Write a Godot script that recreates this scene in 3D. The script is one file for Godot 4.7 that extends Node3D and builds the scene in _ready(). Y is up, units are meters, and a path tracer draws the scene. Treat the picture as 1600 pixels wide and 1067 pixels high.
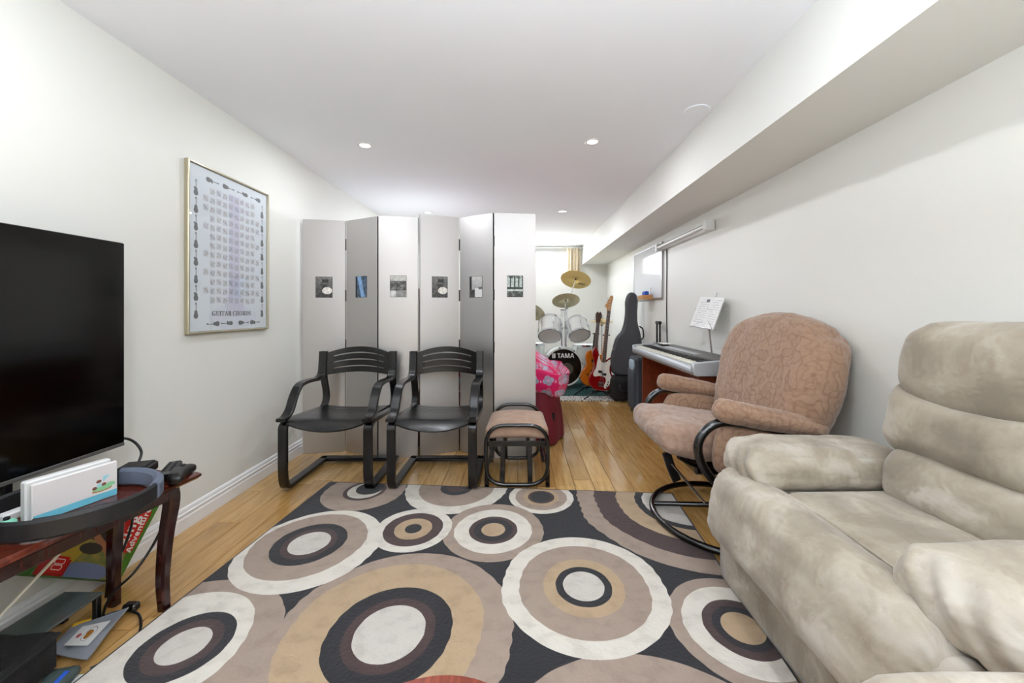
extends Node3D
# Basement music room. x right, y up, the camera looks along -z. Metres.

var M := {}
var used := {}
var rng := RandomNumberGenerator.new()
var noise := FastNoiseLite.new()
var UVF = null


func _ready() -> void:
	# ---- camera
	var cam := Camera3D.new()
	cam.name = "camera"
	cam.position = Vector3(0, 1.13, 0)
	cam.projection = Camera3D.PROJECTION_FRUSTUM
	cam.near = 0.05
	cam.far = 60.0
	cam.size = cam.near * 1067.0 / 600.0
	cam.frustum_offset = Vector2(-13.0, -48.5) / 600.0 * cam.near
	add_child(cam)
	cam.current = true
	# ---- sky and exposure
	var env := Environment.new()
	env.background_mode = Environment.BG_SKY
	var sm := ProceduralSkyMaterial.new()
	sm.sky_top_color = Color(0.72, 0.84, 1.0)
	sm.sky_horizon_color = Color(0.95, 0.97, 1.0)
	sm.ground_bottom_color = Color(0.55, 0.55, 0.52)
	sm.ground_horizon_color = Color(0.8, 0.8, 0.78)
	sm.sky_energy_multiplier = SKY_E
	sm.ground_energy_multiplier = SKY_E
	var sky := Sky.new()
	sky.sky_material = sm
	env.sky = sky
	env.tonemap_mode = Environment.TONE_MAPPER_LINEAR
	env.tonemap_exposure = EXPOSURE
	env.sdfgi_enabled = true
	env.ssao_enabled = true
	env.ssil_enabled = true
	var we := WorldEnvironment.new()
	we.name = "world_environment"
	we.environment = env
	add_child(we)
	# ---- daylight through the high window at the far end
	window_light("window_daylight", Vector3(0.2, 2.0, -6.9), Vector2(1.4, 0.4), PI, BACK_E)

	rng.seed = 7
	noise.seed = 3
	noise.frequency = 1.0
	make_materials()
	build_room()
	build_lights()
	build_added_floor_lamp("added uplighting floor lamp beside the camera for fill light, out of the picture", Vector3(0.05, 0, 0.62), 1.0)
	build_added_floor_lamp("added uplighting floor lamp for fill light, hidden behind the folding screens", Vector3(-1.1, 0, -4.2), 0.035)
	build_rug()
	build_screens()
	build_chairs()
	build_ottoman()
	build_swivel_chair()
	build_recliner()
	build_tv_corner()
	build_poster()
	build_keyboard()
	build_bed()
	build_drums()
	build_guitars()
	build_back_things()
	build_foreground()


const SKY_E := 3.0
const EXPOSURE := 0.84
const BACK_E := 3.0
const UP_E := 16.5
const POT_E := 0.85


func window_light(called: String, at: Vector3, size: Vector2, turn: float, e: float) -> void:
	var l := AreaLight3D.new()
	l.name = called
	l.area_size = size
	l.light_energy = e
	l.light_color = Color(0.97, 0.985, 1.0)
	l.shadow_enabled = true
	l.set("area_range", 20.0)
	l.position = at
	l.rotation.y = turn
	add_child(l, true)


# ================================================================ helpers
func numbered(called: String) -> String:
	var n: int = used.get(called, 0)
	used[called] = n + 1
	return called if n == 0 else "%s_%03d" % [called, n]


func tag(o: Node, label := "", category := "", group := "", kind := "") -> Node:
	if label: o.set_meta("label", label)
	if category: o.set_meta("category", category)
	if group: o.set_meta("group", group)
	if kind: o.set_meta("kind", kind)
	return o


func thing(called: String, label: String, category: String, at := Vector3.ZERO, turn := 0.0, group := "") -> Node3D:
	var o := Node3D.new()
	o.name = numbered(called)
	o.position = at
	o.rotation.y = turn
	add_child(o)
	tag(o, label, category, group)
	return o


func obj(called: String, what, m: Material, parent: Node = null, at := Transform3D()) -> MeshInstance3D:
	var o := MeshInstance3D.new()
	if what is SurfaceTool:
		if not what.get_meta("ready", false):
			what.generate_normals()
		what.index()
		o.mesh = what.commit()
	else:
		o.mesh = what
	o.material_override = m
	o.transform = at
	if parent == null:
		o.name = numbered(called)
		add_child(o)
	else:
		o.name = called
		parent.add_child(o, true)
	return o


func struct(called: String, what, m: Material, parent: Node = null) -> MeshInstance3D:
	var o := obj(called, what, m, parent)
	if parent == null:
		o.set_meta("kind", "structure")
	return o


func S() -> SurfaceTool:
	var s := SurfaceTool.new()
	s.begin(Mesh.PRIMITIVE_TRIANGLES)
	return s


func T(at: Vector3, rot := Vector3.ZERO) -> Transform3D:
	return Transform3D(Basis.from_euler(rot), at)


# Writes triangles that are counter-clockwise seen from outside (turned round if the volume comes out negative).
func emit(s: SurfaceTool, t: PackedVector3Array, g: PackedInt32Array, closed := true) -> void:
	var flip := false
	if closed:
		var vol := 0.0
		for i in range(0, t.size(), 3):
			vol += t[i].dot(t[i + 1].cross(t[i + 2]))
		flip = vol < 0.0
	for i in range(0, t.size(), 3):
		s.set_smooth_group(g[i / 3])
		for k in ([0, 1, 2] if flip else [0, 2, 1]):
			if UVF != null:
				s.set_uv(UVF.call(t[i + k]))
			s.add_vertex(t[i + k])


func box(s: SurfaceTool, c: Vector3, size: Vector3, b := 0.004, xf := Transform3D()) -> void:
	var h := size / 2.0
	b = minf(b, minf(h.x, minf(h.y, h.z)) * 0.9)
	var t := PackedVector3Array()
	var pt := func(sg: Vector3, a: int) -> Vector3:
		var p := Vector3(sg.x * (h.x - b), sg.y * (h.y - b), sg.z * (h.z - b))
		p[a] = sg[a] * h[a]
		return p
	var q := func(a: Vector3, bb: Vector3, cc: Vector3, d: Vector3) -> void:
		for f in [[a, bb, cc], [a, cc, d]]:
			var n: Vector3 = (f[1] - f[0]).cross(f[2] - f[0])
			if n.dot(f[0] + f[1] + f[2]) >= 0.0:
				t.append_array(PackedVector3Array([f[0], f[1], f[2]]))
			else:
				t.append_array(PackedVector3Array([f[0], f[2], f[1]]))
	for a in 3:
		var u := (a + 1) % 3
		var w := (a + 2) % 3
		for sa in [-1, 1]:
			var cs := []
			for k in [[-1, -1], [1, -1], [1, 1], [-1, 1]]:
				var sg := Vector3()
				sg[a] = sa
				sg[u] = k[0]
				sg[w] = k[1]
				cs.append(pt.call(sg, a))
			q.call(cs[0], cs[1], cs[2], cs[3])
			if b > 0.0:
				for sb in [-1, 1]:
					var s0 := Vector3()
					s0[a] = sa
					s0[u] = sb
					s0[w] = -1
					var s1 := s0
					s1[w] = 1
					q.call(pt.call(s0, a), pt.call(s1, a), pt.call(s1, u), pt.call(s0, u))
	if b > 0.0:
		for x in [-1, 1]:
			for y in [-1, 1]:
				for z in [-1, 1]:
					var sg := Vector3(x, y, z)
					q.call(pt.call(sg, 0), pt.call(sg, 1), pt.call(sg, 2), pt.call(sg, 2))
	var at := xf * Transform3D(Basis(), c)
	for i in t.size():
		t[i] = at * t[i]
	var g := PackedInt32Array()
	g.resize(t.size() / 3)
	g.fill(-1)
	emit(s, t, g, false)


func boxes(list: Array, b := 0.004) -> SurfaceTool:
	var s := S()
	for e in list:
		box(s, e[0], e[1], b)
	return s


# A box by its two corners.
func span(s: SurfaceTool, a: Vector3, z: Vector3, b := 0.0) -> void:
	box(s, (a + z) / 2.0, (z - a).abs(), b)


func path(pts: Array, sub := 6, closed := false) -> PackedVector3Array:
	var out := PackedVector3Array()
	var n := pts.size()
	var segs := n if closed else n - 1
	for i in segs:
		var p0: Vector3 = pts[(i - 1 + n) % n] if closed or i > 0 else pts[0] * 2.0 - pts[1]
		var p1: Vector3 = pts[i]
		var p2: Vector3 = pts[(i + 1) % n]
		var p3: Vector3 = pts[(i + 2) % n] if closed or i + 2 < n else p2 * 2.0 - p1
		for k in sub:
			out.append(p1.cubic_interpolate(p2, p0, p3, float(k) / sub))
	if not closed:
		out.append(pts[n - 1])
	return out


func path2(pts: Array, sub := 5) -> PackedVector2Array:
	var three := []
	for p in pts:
		three.append(Vector3(p.x, p.y, 0))
	var out := PackedVector2Array()
	for p in path(three, sub, true):
		out.append(Vector2(p.x, p.y))
	return out


# A polyline whose corners are rounded with radius r.
func rounded(pts: Array, r: float, sub := 6, closed := false) -> PackedVector3Array:
	var out := PackedVector3Array()
	var n := pts.size()
	for i in n:
		if not closed and (i == 0 or i == n - 1):
			out.append(pts[i])
			continue
		var p: Vector3 = pts[i]
		var a: Vector3 = pts[(i - 1 + n) % n] - p
		var b: Vector3 = pts[(i + 1) % n] - p
		var d := minf(r, minf(a.length(), b.length()) * 0.48)
		var p0 := p + a.normalized() * d
		var p2 := p + b.normalized() * d
		for k in sub + 1:
			var t := float(k) / sub
			out.append(p0.lerp(p, t).lerp(p.lerp(p2, t), t))
	return out


# Sweeps a ring of 2D points along a path. side: a fixed sideways axis, or zero for a frame that is carried along.
func sweep(s: SurfaceTool, pts: PackedVector3Array, prof: PackedVector2Array, side := Vector3.ZERO, closed := false, smooth := true, scale_at = null, xf := Transform3D()) -> void:
	var n := pts.size()
	var m := prof.size()
	var rows := []
	var carried := Vector3.ZERO
	for i in n:
		var a := pts[(i - 1 + n) % n] if closed or i > 0 else pts[i]
		var b := pts[(i + 1) % n] if closed or i < n - 1 else pts[i]
		var t := (b - a).normalized()
		var sd := side
		if side == Vector3.ZERO:
			if i == 0:
				carried = t.cross(Vector3.UP)
				if carried.length() < 0.1:
					carried = t.cross(Vector3.RIGHT)
			carried = (carried - t * carried.dot(t)).normalized()
			sd = carried
		else:
			sd = (side - t * side.dot(t)).normalized()
		var up := sd.cross(t).normalized()
		var k: float = scale_at.call(float(i) / (n - 1)) if scale_at != null else 1.0
		var row := PackedVector3Array()
		for p in prof:
			row.append(xf * (pts[i] + (sd * p.x + up * p.y) * k))
		rows.append(row)
	var tr := PackedVector3Array()
	var g := PackedInt32Array()
	for i in (n if closed else n - 1):
		var r0: PackedVector3Array = rows[i]
		var r1: PackedVector3Array = rows[(i + 1) % n]
		for j in m:
			var jj := (j + 1) % m
			tr.append_array(PackedVector3Array([r0[j], r0[jj], r1[jj], r0[j], r1[jj], r1[j]]))
			var gg := 1 if smooth else j + 1
			g.append(gg)
			g.append(gg)
	if not closed:
		for e in [0, n - 1]:
			var row: PackedVector3Array = rows[e]
			var c := Vector3()
			for p in row:
				c += p
			c /= m
			for j in m:
				var jj := (j + 1) % m
				if e == 0:
					tr.append_array(PackedVector3Array([c, row[jj], row[j]]))
				else:
					tr.append_array(PackedVector3Array([c, row[j], row[jj]]))
				g.append(100 + e)
	emit(s, tr, g)


func ring2(r: float, n := 10) -> PackedVector2Array:
	var p := PackedVector2Array()
	for i in n:
		p.append(Vector2.from_angle(TAU * i / n) * r)
	return p


func tube(s: SurfaceTool, pts, r: float, n := 10, closed := false, xf := Transform3D()) -> void:
	sweep(s, PackedVector3Array(pts), ring2(r, n), Vector3.ZERO, closed, true, null, xf)


func flat(w: float, h: float, b := 0.004) -> PackedVector2Array:
	var x := w / 2.0
	var y := h / 2.0
	return PackedVector2Array([Vector2(x, -y + b), Vector2(x, y - b), Vector2(x - b, y), Vector2(-x + b, y), Vector2(-x, y - b), Vector2(-x, -y + b), Vector2(-x + b, -y), Vector2(x - b, -y)])


# Turns a profile of (radius, height) round the y axis; corners sharper than 35 degrees stay sharp.
func lathe(s: SurfaceTool, prof: Array, n := 24, xf := Transform3D()) -> void:
	var tr := PackedVector3Array()
	var g := PackedInt32Array()
	var gg := 1
	for i in prof.size() - 1:
		if i > 0:
			var d0: Vector2 = prof[i] - prof[i - 1]
			var d1: Vector2 = prof[i + 1] - prof[i]
			if absf(d0.angle_to(d1)) > 0.6:
				gg += 1
		for j in n:
			var a0 := TAU * j / n
			var a1 := TAU * ((j + 1) % n) / n
			var q := []
			for e in [[prof[i], a0], [prof[i], a1], [prof[i + 1], a1], [prof[i + 1], a0]]:
				q.append(xf * Vector3(e[0].x * cos(e[1]), e[0].y, e[0].x * sin(e[1])))
			if prof[i].x > 0.0:
				tr.append_array(PackedVector3Array([q[0], q[1], q[2]]))
				g.append(gg)
			if prof[i + 1].x > 0.0:
				tr.append_array(PackedVector3Array([q[0], q[2], q[3]]))
				g.append(gg)
	emit(s, tr, g)


func disc(s: SurfaceTool, r: float, h: float, b := 0.003, n := 24, xf := Transform3D()) -> void:
	lathe(s, [Vector2(0, 0), Vector2(r - b, 0), Vector2(r, b), Vector2(r, h - b), Vector2(r - b, h), Vector2(0, h)], n, xf)


# Extrudes an outline in xy to a thickness in z, its rims chamfered.
func extrude(s: SurfaceTool, poly: PackedVector2Array, depth: float, b := 0.003, xf := Transform3D()) -> void:
	var n := poly.size()
	if Geometry2D.is_polygon_clockwise(poly):
		poly = poly.duplicate()
		poly.reverse()
	var inner := PackedVector2Array()
	for i in n:
		var d0 := (poly[i] - poly[(i - 1 + n) % n]).normalized()
		var d1 := (poly[(i + 1) % n] - poly[i]).normalized()
		var nn := Vector2(d0.y + d1.y, -d0.x - d1.x).normalized()
		inner.append(poly[i] - nn * b / maxf(0.4, nn.dot(Vector2(d0.y, -d0.x))))
	var h := depth / 2.0
	var rows := [[inner, -h], [poly, -h + b], [poly, h - b], [inner, h]]
	var tr := PackedVector3Array()
	var g := PackedInt32Array()
	for k in 3:
		for i in n:
			var j := (i + 1) % n
			var a: Vector2 = rows[k][0][i]
			var c: Vector2 = rows[k][0][j]
			var d: Vector2 = rows[k + 1][0][j]
			var e: Vector2 = rows[k + 1][0][i]
			var q := [xf * Vector3(a.x, a.y, rows[k][1]), xf * Vector3(c.x, c.y, rows[k][1]), xf * Vector3(d.x, d.y, rows[k + 1][1]), xf * Vector3(e.x, e.y, rows[k + 1][1])]
			tr.append_array(PackedVector3Array([q[0], q[1], q[2], q[0], q[2], q[3]]))
			g.append(k + 1)
			g.append(k + 1)
	var ids := Geometry2D.triangulate_polygon(inner)
	for i in range(0, ids.size(), 3):
		var a := inner[ids[i]]
		var c := inner[ids[i + 1]]
		var d := inner[ids[i + 2]]
		if (c - a).cross(d - a) < 0.0:
			var w := c
			c = d
			d = w
		tr.append_array(PackedVector3Array([xf * Vector3(a.x, a.y, h), xf * Vector3(c.x, c.y, h), xf * Vector3(d.x, d.y, h)]))
		tr.append_array(PackedVector3Array([xf * Vector3(a.x, a.y, -h), xf * Vector3(d.x, d.y, -h), xf * Vector3(c.x, c.y, -h)]))
		g.append(7)
		g.append(8)
	emit(s, tr, g)


# A cushion: a box with corners of radius r, swollen by bulge along each axis; warp(point, cube point) may move every point.
func pillow(s: SurfaceTool, size: Vector3, r: float, n: int, bulge := Vector3.ZERO, warp = null, xf := Transform3D()) -> void:
	var h := size / 2.0
	var core := Vector3(maxf(h.x - r, 0), maxf(h.y - r, 0), maxf(h.z - r, 0))
	var tr := PackedVector3Array()
	for a in 3:
		var u := (a + 1) % 3
		var w := (a + 2) % 3
		for sg in [-1.0, 1.0]:
			var grid := []
			for i in n + 1:
				var row := PackedVector3Array()
				for j in n + 1:
					var p := Vector3()
					p[a] = sg
					p[u] = 2.0 * i / n - 1.0
					p[w] = 2.0 * j / n - 1.0
					var q := p * h
					var c := q.clamp(-core, core)
					var d := q - c
					# even spacing round the corner
					if d.length() > 1e-6:
						q = c + d.normalized() * r
					var k := Vector3((1 - p.y * p.y) * (1 - p.z * p.z), (1 - p.x * p.x) * (1 - p.z * p.z), (1 - p.x * p.x) * (1 - p.y * p.y))
					q += p * bulge * k
					if warp != null:
						q = warp.call(q, p)
					row.append(xf * q)
				grid.append(row)
			for i in n:
				for j in n:
					var q0: Vector3 = grid[i][j]
					var q1: Vector3 = grid[i + 1][j]
					var q2: Vector3 = grid[i + 1][j + 1]
					var q3: Vector3 = grid[i][j + 1]
					if sg > 0:
						tr.append_array(PackedVector3Array([q0, q1, q2, q0, q2, q3]))
					else:
						tr.append_array(PackedVector3Array([q0, q2, q1, q0, q3, q2]))
	var g := PackedInt32Array()
	g.resize(tr.size() / 3)
	g.fill(1)
	emit(s, tr, g)


# A flat four-cornered face with texture coordinates, upright: a top left, b top right, c bottom right, d bottom left as the reader sees it.
func face(s: SurfaceTool, a: Vector3, b: Vector3, c: Vector3, d: Vector3) -> void:
	var n := (c - a).cross(b - a).normalized()
	for e in [[a, 0, 0], [b, 1, 0], [c, 1, 1], [a, 0, 0], [c, 1, 1], [d, 0, 1]]:
		s.set_smooth_group(-1)
		s.set_uv(Vector2(e[1], e[2]))
		s.add_vertex(e[0])


func letters(text: String, height: float, bold := true, serif := false, depth := 0.002) -> TextMesh:
	var f := SystemFont.new()
	f.font_names = PackedStringArray(["Droid Serif" if serif else "Droid Sans"])
	f.font_weight = 700 if bold else 400
	var t := TextMesh.new()
	t.text = text
	t.font = f
	t.font_size = 32
	t.pixel_size = height / 32.0 / 0.72
	t.depth = depth
	return t


# ---------------------------------------------------------------- textures and materials
func ramp(list: Array) -> Gradient:
	var g := Gradient.new()
	var o := PackedFloat32Array()
	var c := PackedColorArray()
	for i in list.size():
		o.append(list[i][0] if list[i] is Array else float(i) / (list.size() - 1))
		c.append(list[i][1] if list[i] is Array else list[i])
	g.offsets = o
	g.colors = c
	return g


func ntex(freq: float, colors: Array, size := 512, type := FastNoiseLite.TYPE_SIMPLEX_SMOOTH, octaves := 4, warp := 0.0, sd := 1, bump := false) -> NoiseTexture2D:
	var f := FastNoiseLite.new()
	f.seed = sd
	f.frequency = freq
	f.noise_type = type
	f.fractal_octaves = octaves
	if octaves == 1:
		f.fractal_type = FastNoiseLite.FRACTAL_NONE
	if warp > 0.0:
		f.domain_warp_enabled = true
		f.domain_warp_amplitude = warp
		f.domain_warp_frequency = freq * 1.5
	var t := NoiseTexture2D.new()
	t.width = size
	t.height = size
	t.seamless = true
	t.noise = f
	if bump:
		t.as_normal_map = true
		t.bump_strength = 4.0
	elif colors.size():
		t.color_ramp = ramp(colors)
	return t


func mat(called: String, c: Color, rough := 0.6, metal := 0.0, more := {}) -> StandardMaterial3D:
	var m := StandardMaterial3D.new()
	m.resource_name = called
	m.albedo_color = c
	m.roughness = rough
	m.metallic = metal
	for k in more:
		m.set(k, more[k])
	M[called] = m
	return m


func tri_tex(m: StandardMaterial3D, t: Texture2D, scale: Vector3, world := false) -> void:
	m.albedo_texture = t
	m.uv1_triplanar = true
	m.uv1_world_triplanar = world
	m.uv1_scale = scale


func relief(m: StandardMaterial3D, t: Texture2D, cm: float) -> void:
	m.heightmap_enabled = true
	m.heightmap_texture = t
	m.heightmap_scale = cm


func printed(called: String, im: Image, rough := 0.6) -> StandardMaterial3D:
	var m := mat(called, Color.WHITE, rough)
	m.albedo_texture = ImageTexture.create_from_image(im)
	m.texture_repeat = false
	return m


func make_materials() -> void:
	var paint_n := ntex(0.02, [Color(0.4, 0.4, 0.4), Color(0.6, 0.6, 0.6)], 512, FastNoiseLite.TYPE_SIMPLEX, 3)
	for e in [["wall", Color(0.90, 0.90, 0.875), 0.55], ["ceiling", Color(0.955, 0.965, 0.98), 0.8], ["bulkhead", Color(0.90, 0.90, 0.88), 0.6]]:
		var m := mat(e[0], e[1], e[2])
		m.uv1_triplanar = true
		m.uv1_world_triplanar = true
		m.uv1_scale = Vector3(3, 3, 3)
		relief(m, paint_n, 0.06)
	mat("trim", Color(0.93, 0.93, 0.93), 0.3)
	mat("white_plastic", Color(0.9, 0.9, 0.89), 0.35)
	mat("black_plastic", Color(0.03, 0.03, 0.033), 0.35)
	mat("dark_rubber", Color(0.055, 0.055, 0.06), 0.6)
	mat("chrome", Color(0.86, 0.87, 0.89), 0.12, 1.0)
	mat("steel", Color(0.7, 0.7, 0.71), 0.3, 1.0)
	mat("black_metal", Color(0.02, 0.02, 0.024), 0.22, 0.0, {"clearcoat_enabled": true, "clearcoat": 0.5, "clearcoat_roughness": 0.15})
	var bw := mat("black_wood", Color(0.02, 0.02, 0.026), 0.24, 0.0, {"clearcoat_enabled": true, "clearcoat": 0.15, "clearcoat_roughness": 0.2})
	bw.uv1_triplanar = true
	bw.uv1_scale = Vector3(30, 3, 30)
	relief(bw, ntex(0.03, [], 256), 0.05)
	# floor boards: six tones of honey oak
	var grain := ntex(0.012, [[0.0, Color(0.68, 0.52, 0.30)], [0.35, Color(0.765, 0.605, 0.365)], [0.6, Color(0.80, 0.64, 0.395)], [1.0, Color(0.84, 0.69, 0.45)]], 512, FastNoiseLite.TYPE_SIMPLEX_SMOOTH, 5, 18.0, 4)
	for i in 6:
		var m := mat("oak_%d" % i, Color.WHITE.lerp(Color(0.86, 0.82, 0.76), [0.0, 0.5, 0.9, 0.25, 0.7, 0.1][i]), 0.2, 0.0, {"clearcoat_enabled": true, "clearcoat": 0.6, "clearcoat_roughness": 0.07})
		tri_tex(m, grain, Vector3(5.5, 5.5, 0.55), true)
		m.uv1_offset = Vector3(0.13 * i, 0.0, 0.37 * i)
	mat("groove", Color(0.42, 0.29, 0.17), 0.7)
	# upholstery
	var suede := mat("suede", Color.WHITE, 0.85, 0.0, {"rim_enabled": true, "rim": 0.5, "rim_tint": 0.4})
	tri_tex(suede, ntex(0.006, [[0.2, Color(0.50, 0.455, 0.39)], [0.42, Color(0.585, 0.54, 0.47)], [0.6, Color(0.65, 0.61, 0.54)], [0.82, Color(0.745, 0.715, 0.66)]], 512, FastNoiseLite.TYPE_SIMPLEX_SMOOTH, 5, 90.0, 11), Vector3(1.5, 1.1, 1.1))
	relief(suede, ntex(0.02, [], 512, FastNoiseLite.TYPE_SIMPLEX_SMOOTH, 3, 20.0, 5), 0.15)
	var worm := mat("worm_cloth", Color.WHITE, 0.8, 0.0, {"rim_enabled": true, "rim": 0.6, "rim_tint": 0.5})
	var wt := ntex(0.014, [[0.0, Color(0.605, 0.485, 0.39)], [0.37, Color(0.60, 0.48, 0.385)], [0.43, Color(0.515, 0.39, 0.305)], [0.57, Color(0.515, 0.39, 0.305)], [0.63, Color(0.595, 0.475, 0.38)], [1.0, Color(0.58, 0.46, 0.37)]], 512, FastNoiseLite.TYPE_SIMPLEX_SMOOTH, 1, 24.0, 21)
	tri_tex(worm, wt, Vector3(2.2, 2.2, 2.2))
	relief(worm, ntex(0.012, [], 512, FastNoiseLite.TYPE_SIMPLEX_SMOOTH, 3, 30.0, 8), 0.5)
	var worn := mat("worn_cloth", Color.WHITE, 0.8, 0.0, {"rim_enabled": true, "rim": 0.6, "rim_tint": 0.5})
	tri_tex(worn, ntex(0.021, [[0.0, Color(0.62, 0.515, 0.445)], [0.45, Color(0.615, 0.51, 0.44)], [0.55, Color(0.565, 0.45, 0.38)], [1.0, Color(0.57, 0.46, 0.385)]], 512, FastNoiseLite.TYPE_SIMPLEX_SMOOTH, 1, 26.0, 22), Vector3(2.2, 2.2, 2.2))
	relief(worn, ntex(0.012, [], 512, FastNoiseLite.TYPE_SIMPLEX_SMOOTH, 3, 30.0, 8), 0.4)
	var tan := mat("tan_cloth", Color.WHITE, 0.85, 0.0, {"rim_enabled": true, "rim": 0.4, "rim_tint": 0.5})
	tri_tex(tan, ntex(0.02, [Color(0.60, 0.48, 0.40), Color(0.69, 0.57, 0.48)], 256, FastNoiseLite.TYPE_SIMPLEX_SMOOTH, 3, 20.0, 9), Vector3(2.5, 2.5, 2.5))
	# screens
	mat("brushed_metal", Color(0.78, 0.77, 0.765), 0.42, 1.0, {"anisotropy_enabled": true, "anisotropy": -0.5})
	mat("panel_edge", Color(0.07, 0.07, 0.075), 0.5)
	# wood
	for e in [["cherry", Color(0.42, 0.19, 0.12), Color(0.27, 0.10, 0.06), 0.12], ["desk_wood", Color(0.56, 0.27, 0.14), Color(0.42, 0.18, 0.08), 0.4], ["dark_cherry", Color(0.25, 0.10, 0.075), Color(0.14, 0.05, 0.04), 0.15], ["maple", Color(0.86, 0.66, 0.42), Color(0.74, 0.52, 0.30), 0.3], ["rosewood", Color(0.34, 0.20, 0.13), Color(0.22, 0.12, 0.08), 0.4], ["amber_wood", Color(0.82, 0.46, 0.09), Color(0.68, 0.34, 0.04), 0.18]]:
		var m := mat(e[0], Color.WHITE, e[3])
		tri_tex(m, ntex(0.015, [e[1], e[2], e[1]], 256, FastNoiseLite.TYPE_SIMPLEX_SMOOTH, 4, 15.0, 31), Vector3(6, 1.2, 6))
	mat("red_lacquer", Color(0.50, 0.03, 0.05), 0.1, 0.0, {"clearcoat_enabled": true, "clearcoat": 0.8, "clearcoat_roughness": 0.05})
	mat("pickguard", Color(0.93, 0.91, 0.87), 0.3)
	mat("champagne", Color(0.72, 0.69, 0.60), 0.3, 0.85)
	mat("brass", Color(0.90, 0.80, 0.56), 0.38, 0.75)
	mat("bronze", Color(0.74, 0.70, 0.58), 0.35, 0.85)
	mat("drum_shell", Color(0.88, 0.89, 0.87), 0.12)
	mat("drum_head", Color(0.93, 0.93, 0.92), 0.5)
	mat("black_head", Color(0.025, 0.025, 0.025), 0.2)
	mat("lettering", Color(0.92, 0.92, 0.9), 0.5)
	mat("dark_ink", Color(0.13, 0.13, 0.15), 0.6)
	mat("silver", Color(0.70, 0.715, 0.73), 0.45, 0.15)
	mat("dark_silver", Color(0.33, 0.32, 0.31), 0.35, 0.2)
	mat("ivory", Color(0.93, 0.92, 0.86), 0.25)
	mat("paper", Color(0.93, 0.93, 0.91), 0.7)
	mat("black_cloth", Color(0.035, 0.035, 0.04), 0.85)
	mat("case_hide", Color(0.27, 0.27, 0.285), 0.5)
	mat("suitcase_cloth", Color(0.22, 0.24, 0.275), 0.7)
	mat("curtain", Color(0.82, 0.765, 0.66), 0.85, 0.0, {"backlight_enabled": true, "backlight": Color(0.25, 0.23, 0.20)})
	mat("teal", Color(0.06, 0.30, 0.29), 0.9)
	mat("glass", Color(0.95, 0.98, 0.98, 0.06), 0.02, 0.0, {"transparency": BaseMaterial3D.TRANSPARENCY_ALPHA})
	mat("tv_glass", Color(0.006, 0.006, 0.007), 0.12)
	mat("blue_grey", Color(0.36, 0.39, 0.45), 0.7)
	mat("yellow", Color(0.85, 0.65, 0.05), 0.4)
	mat("blue", Color(0.15, 0.35, 0.75), 0.4)
	mat("red", Color(0.75, 0.06, 0.05), 0.4)
	var mar := mat("maroon_cloth", Color(0.40, 0.04, 0.10), 0.8, 0.0, {"rim_enabled": true, "rim": 0.5, "rim_tint": 0.7})
	mar.uv1_triplanar = true
	relief(mar, ntex(0.02, [], 256), 0.3)


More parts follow.
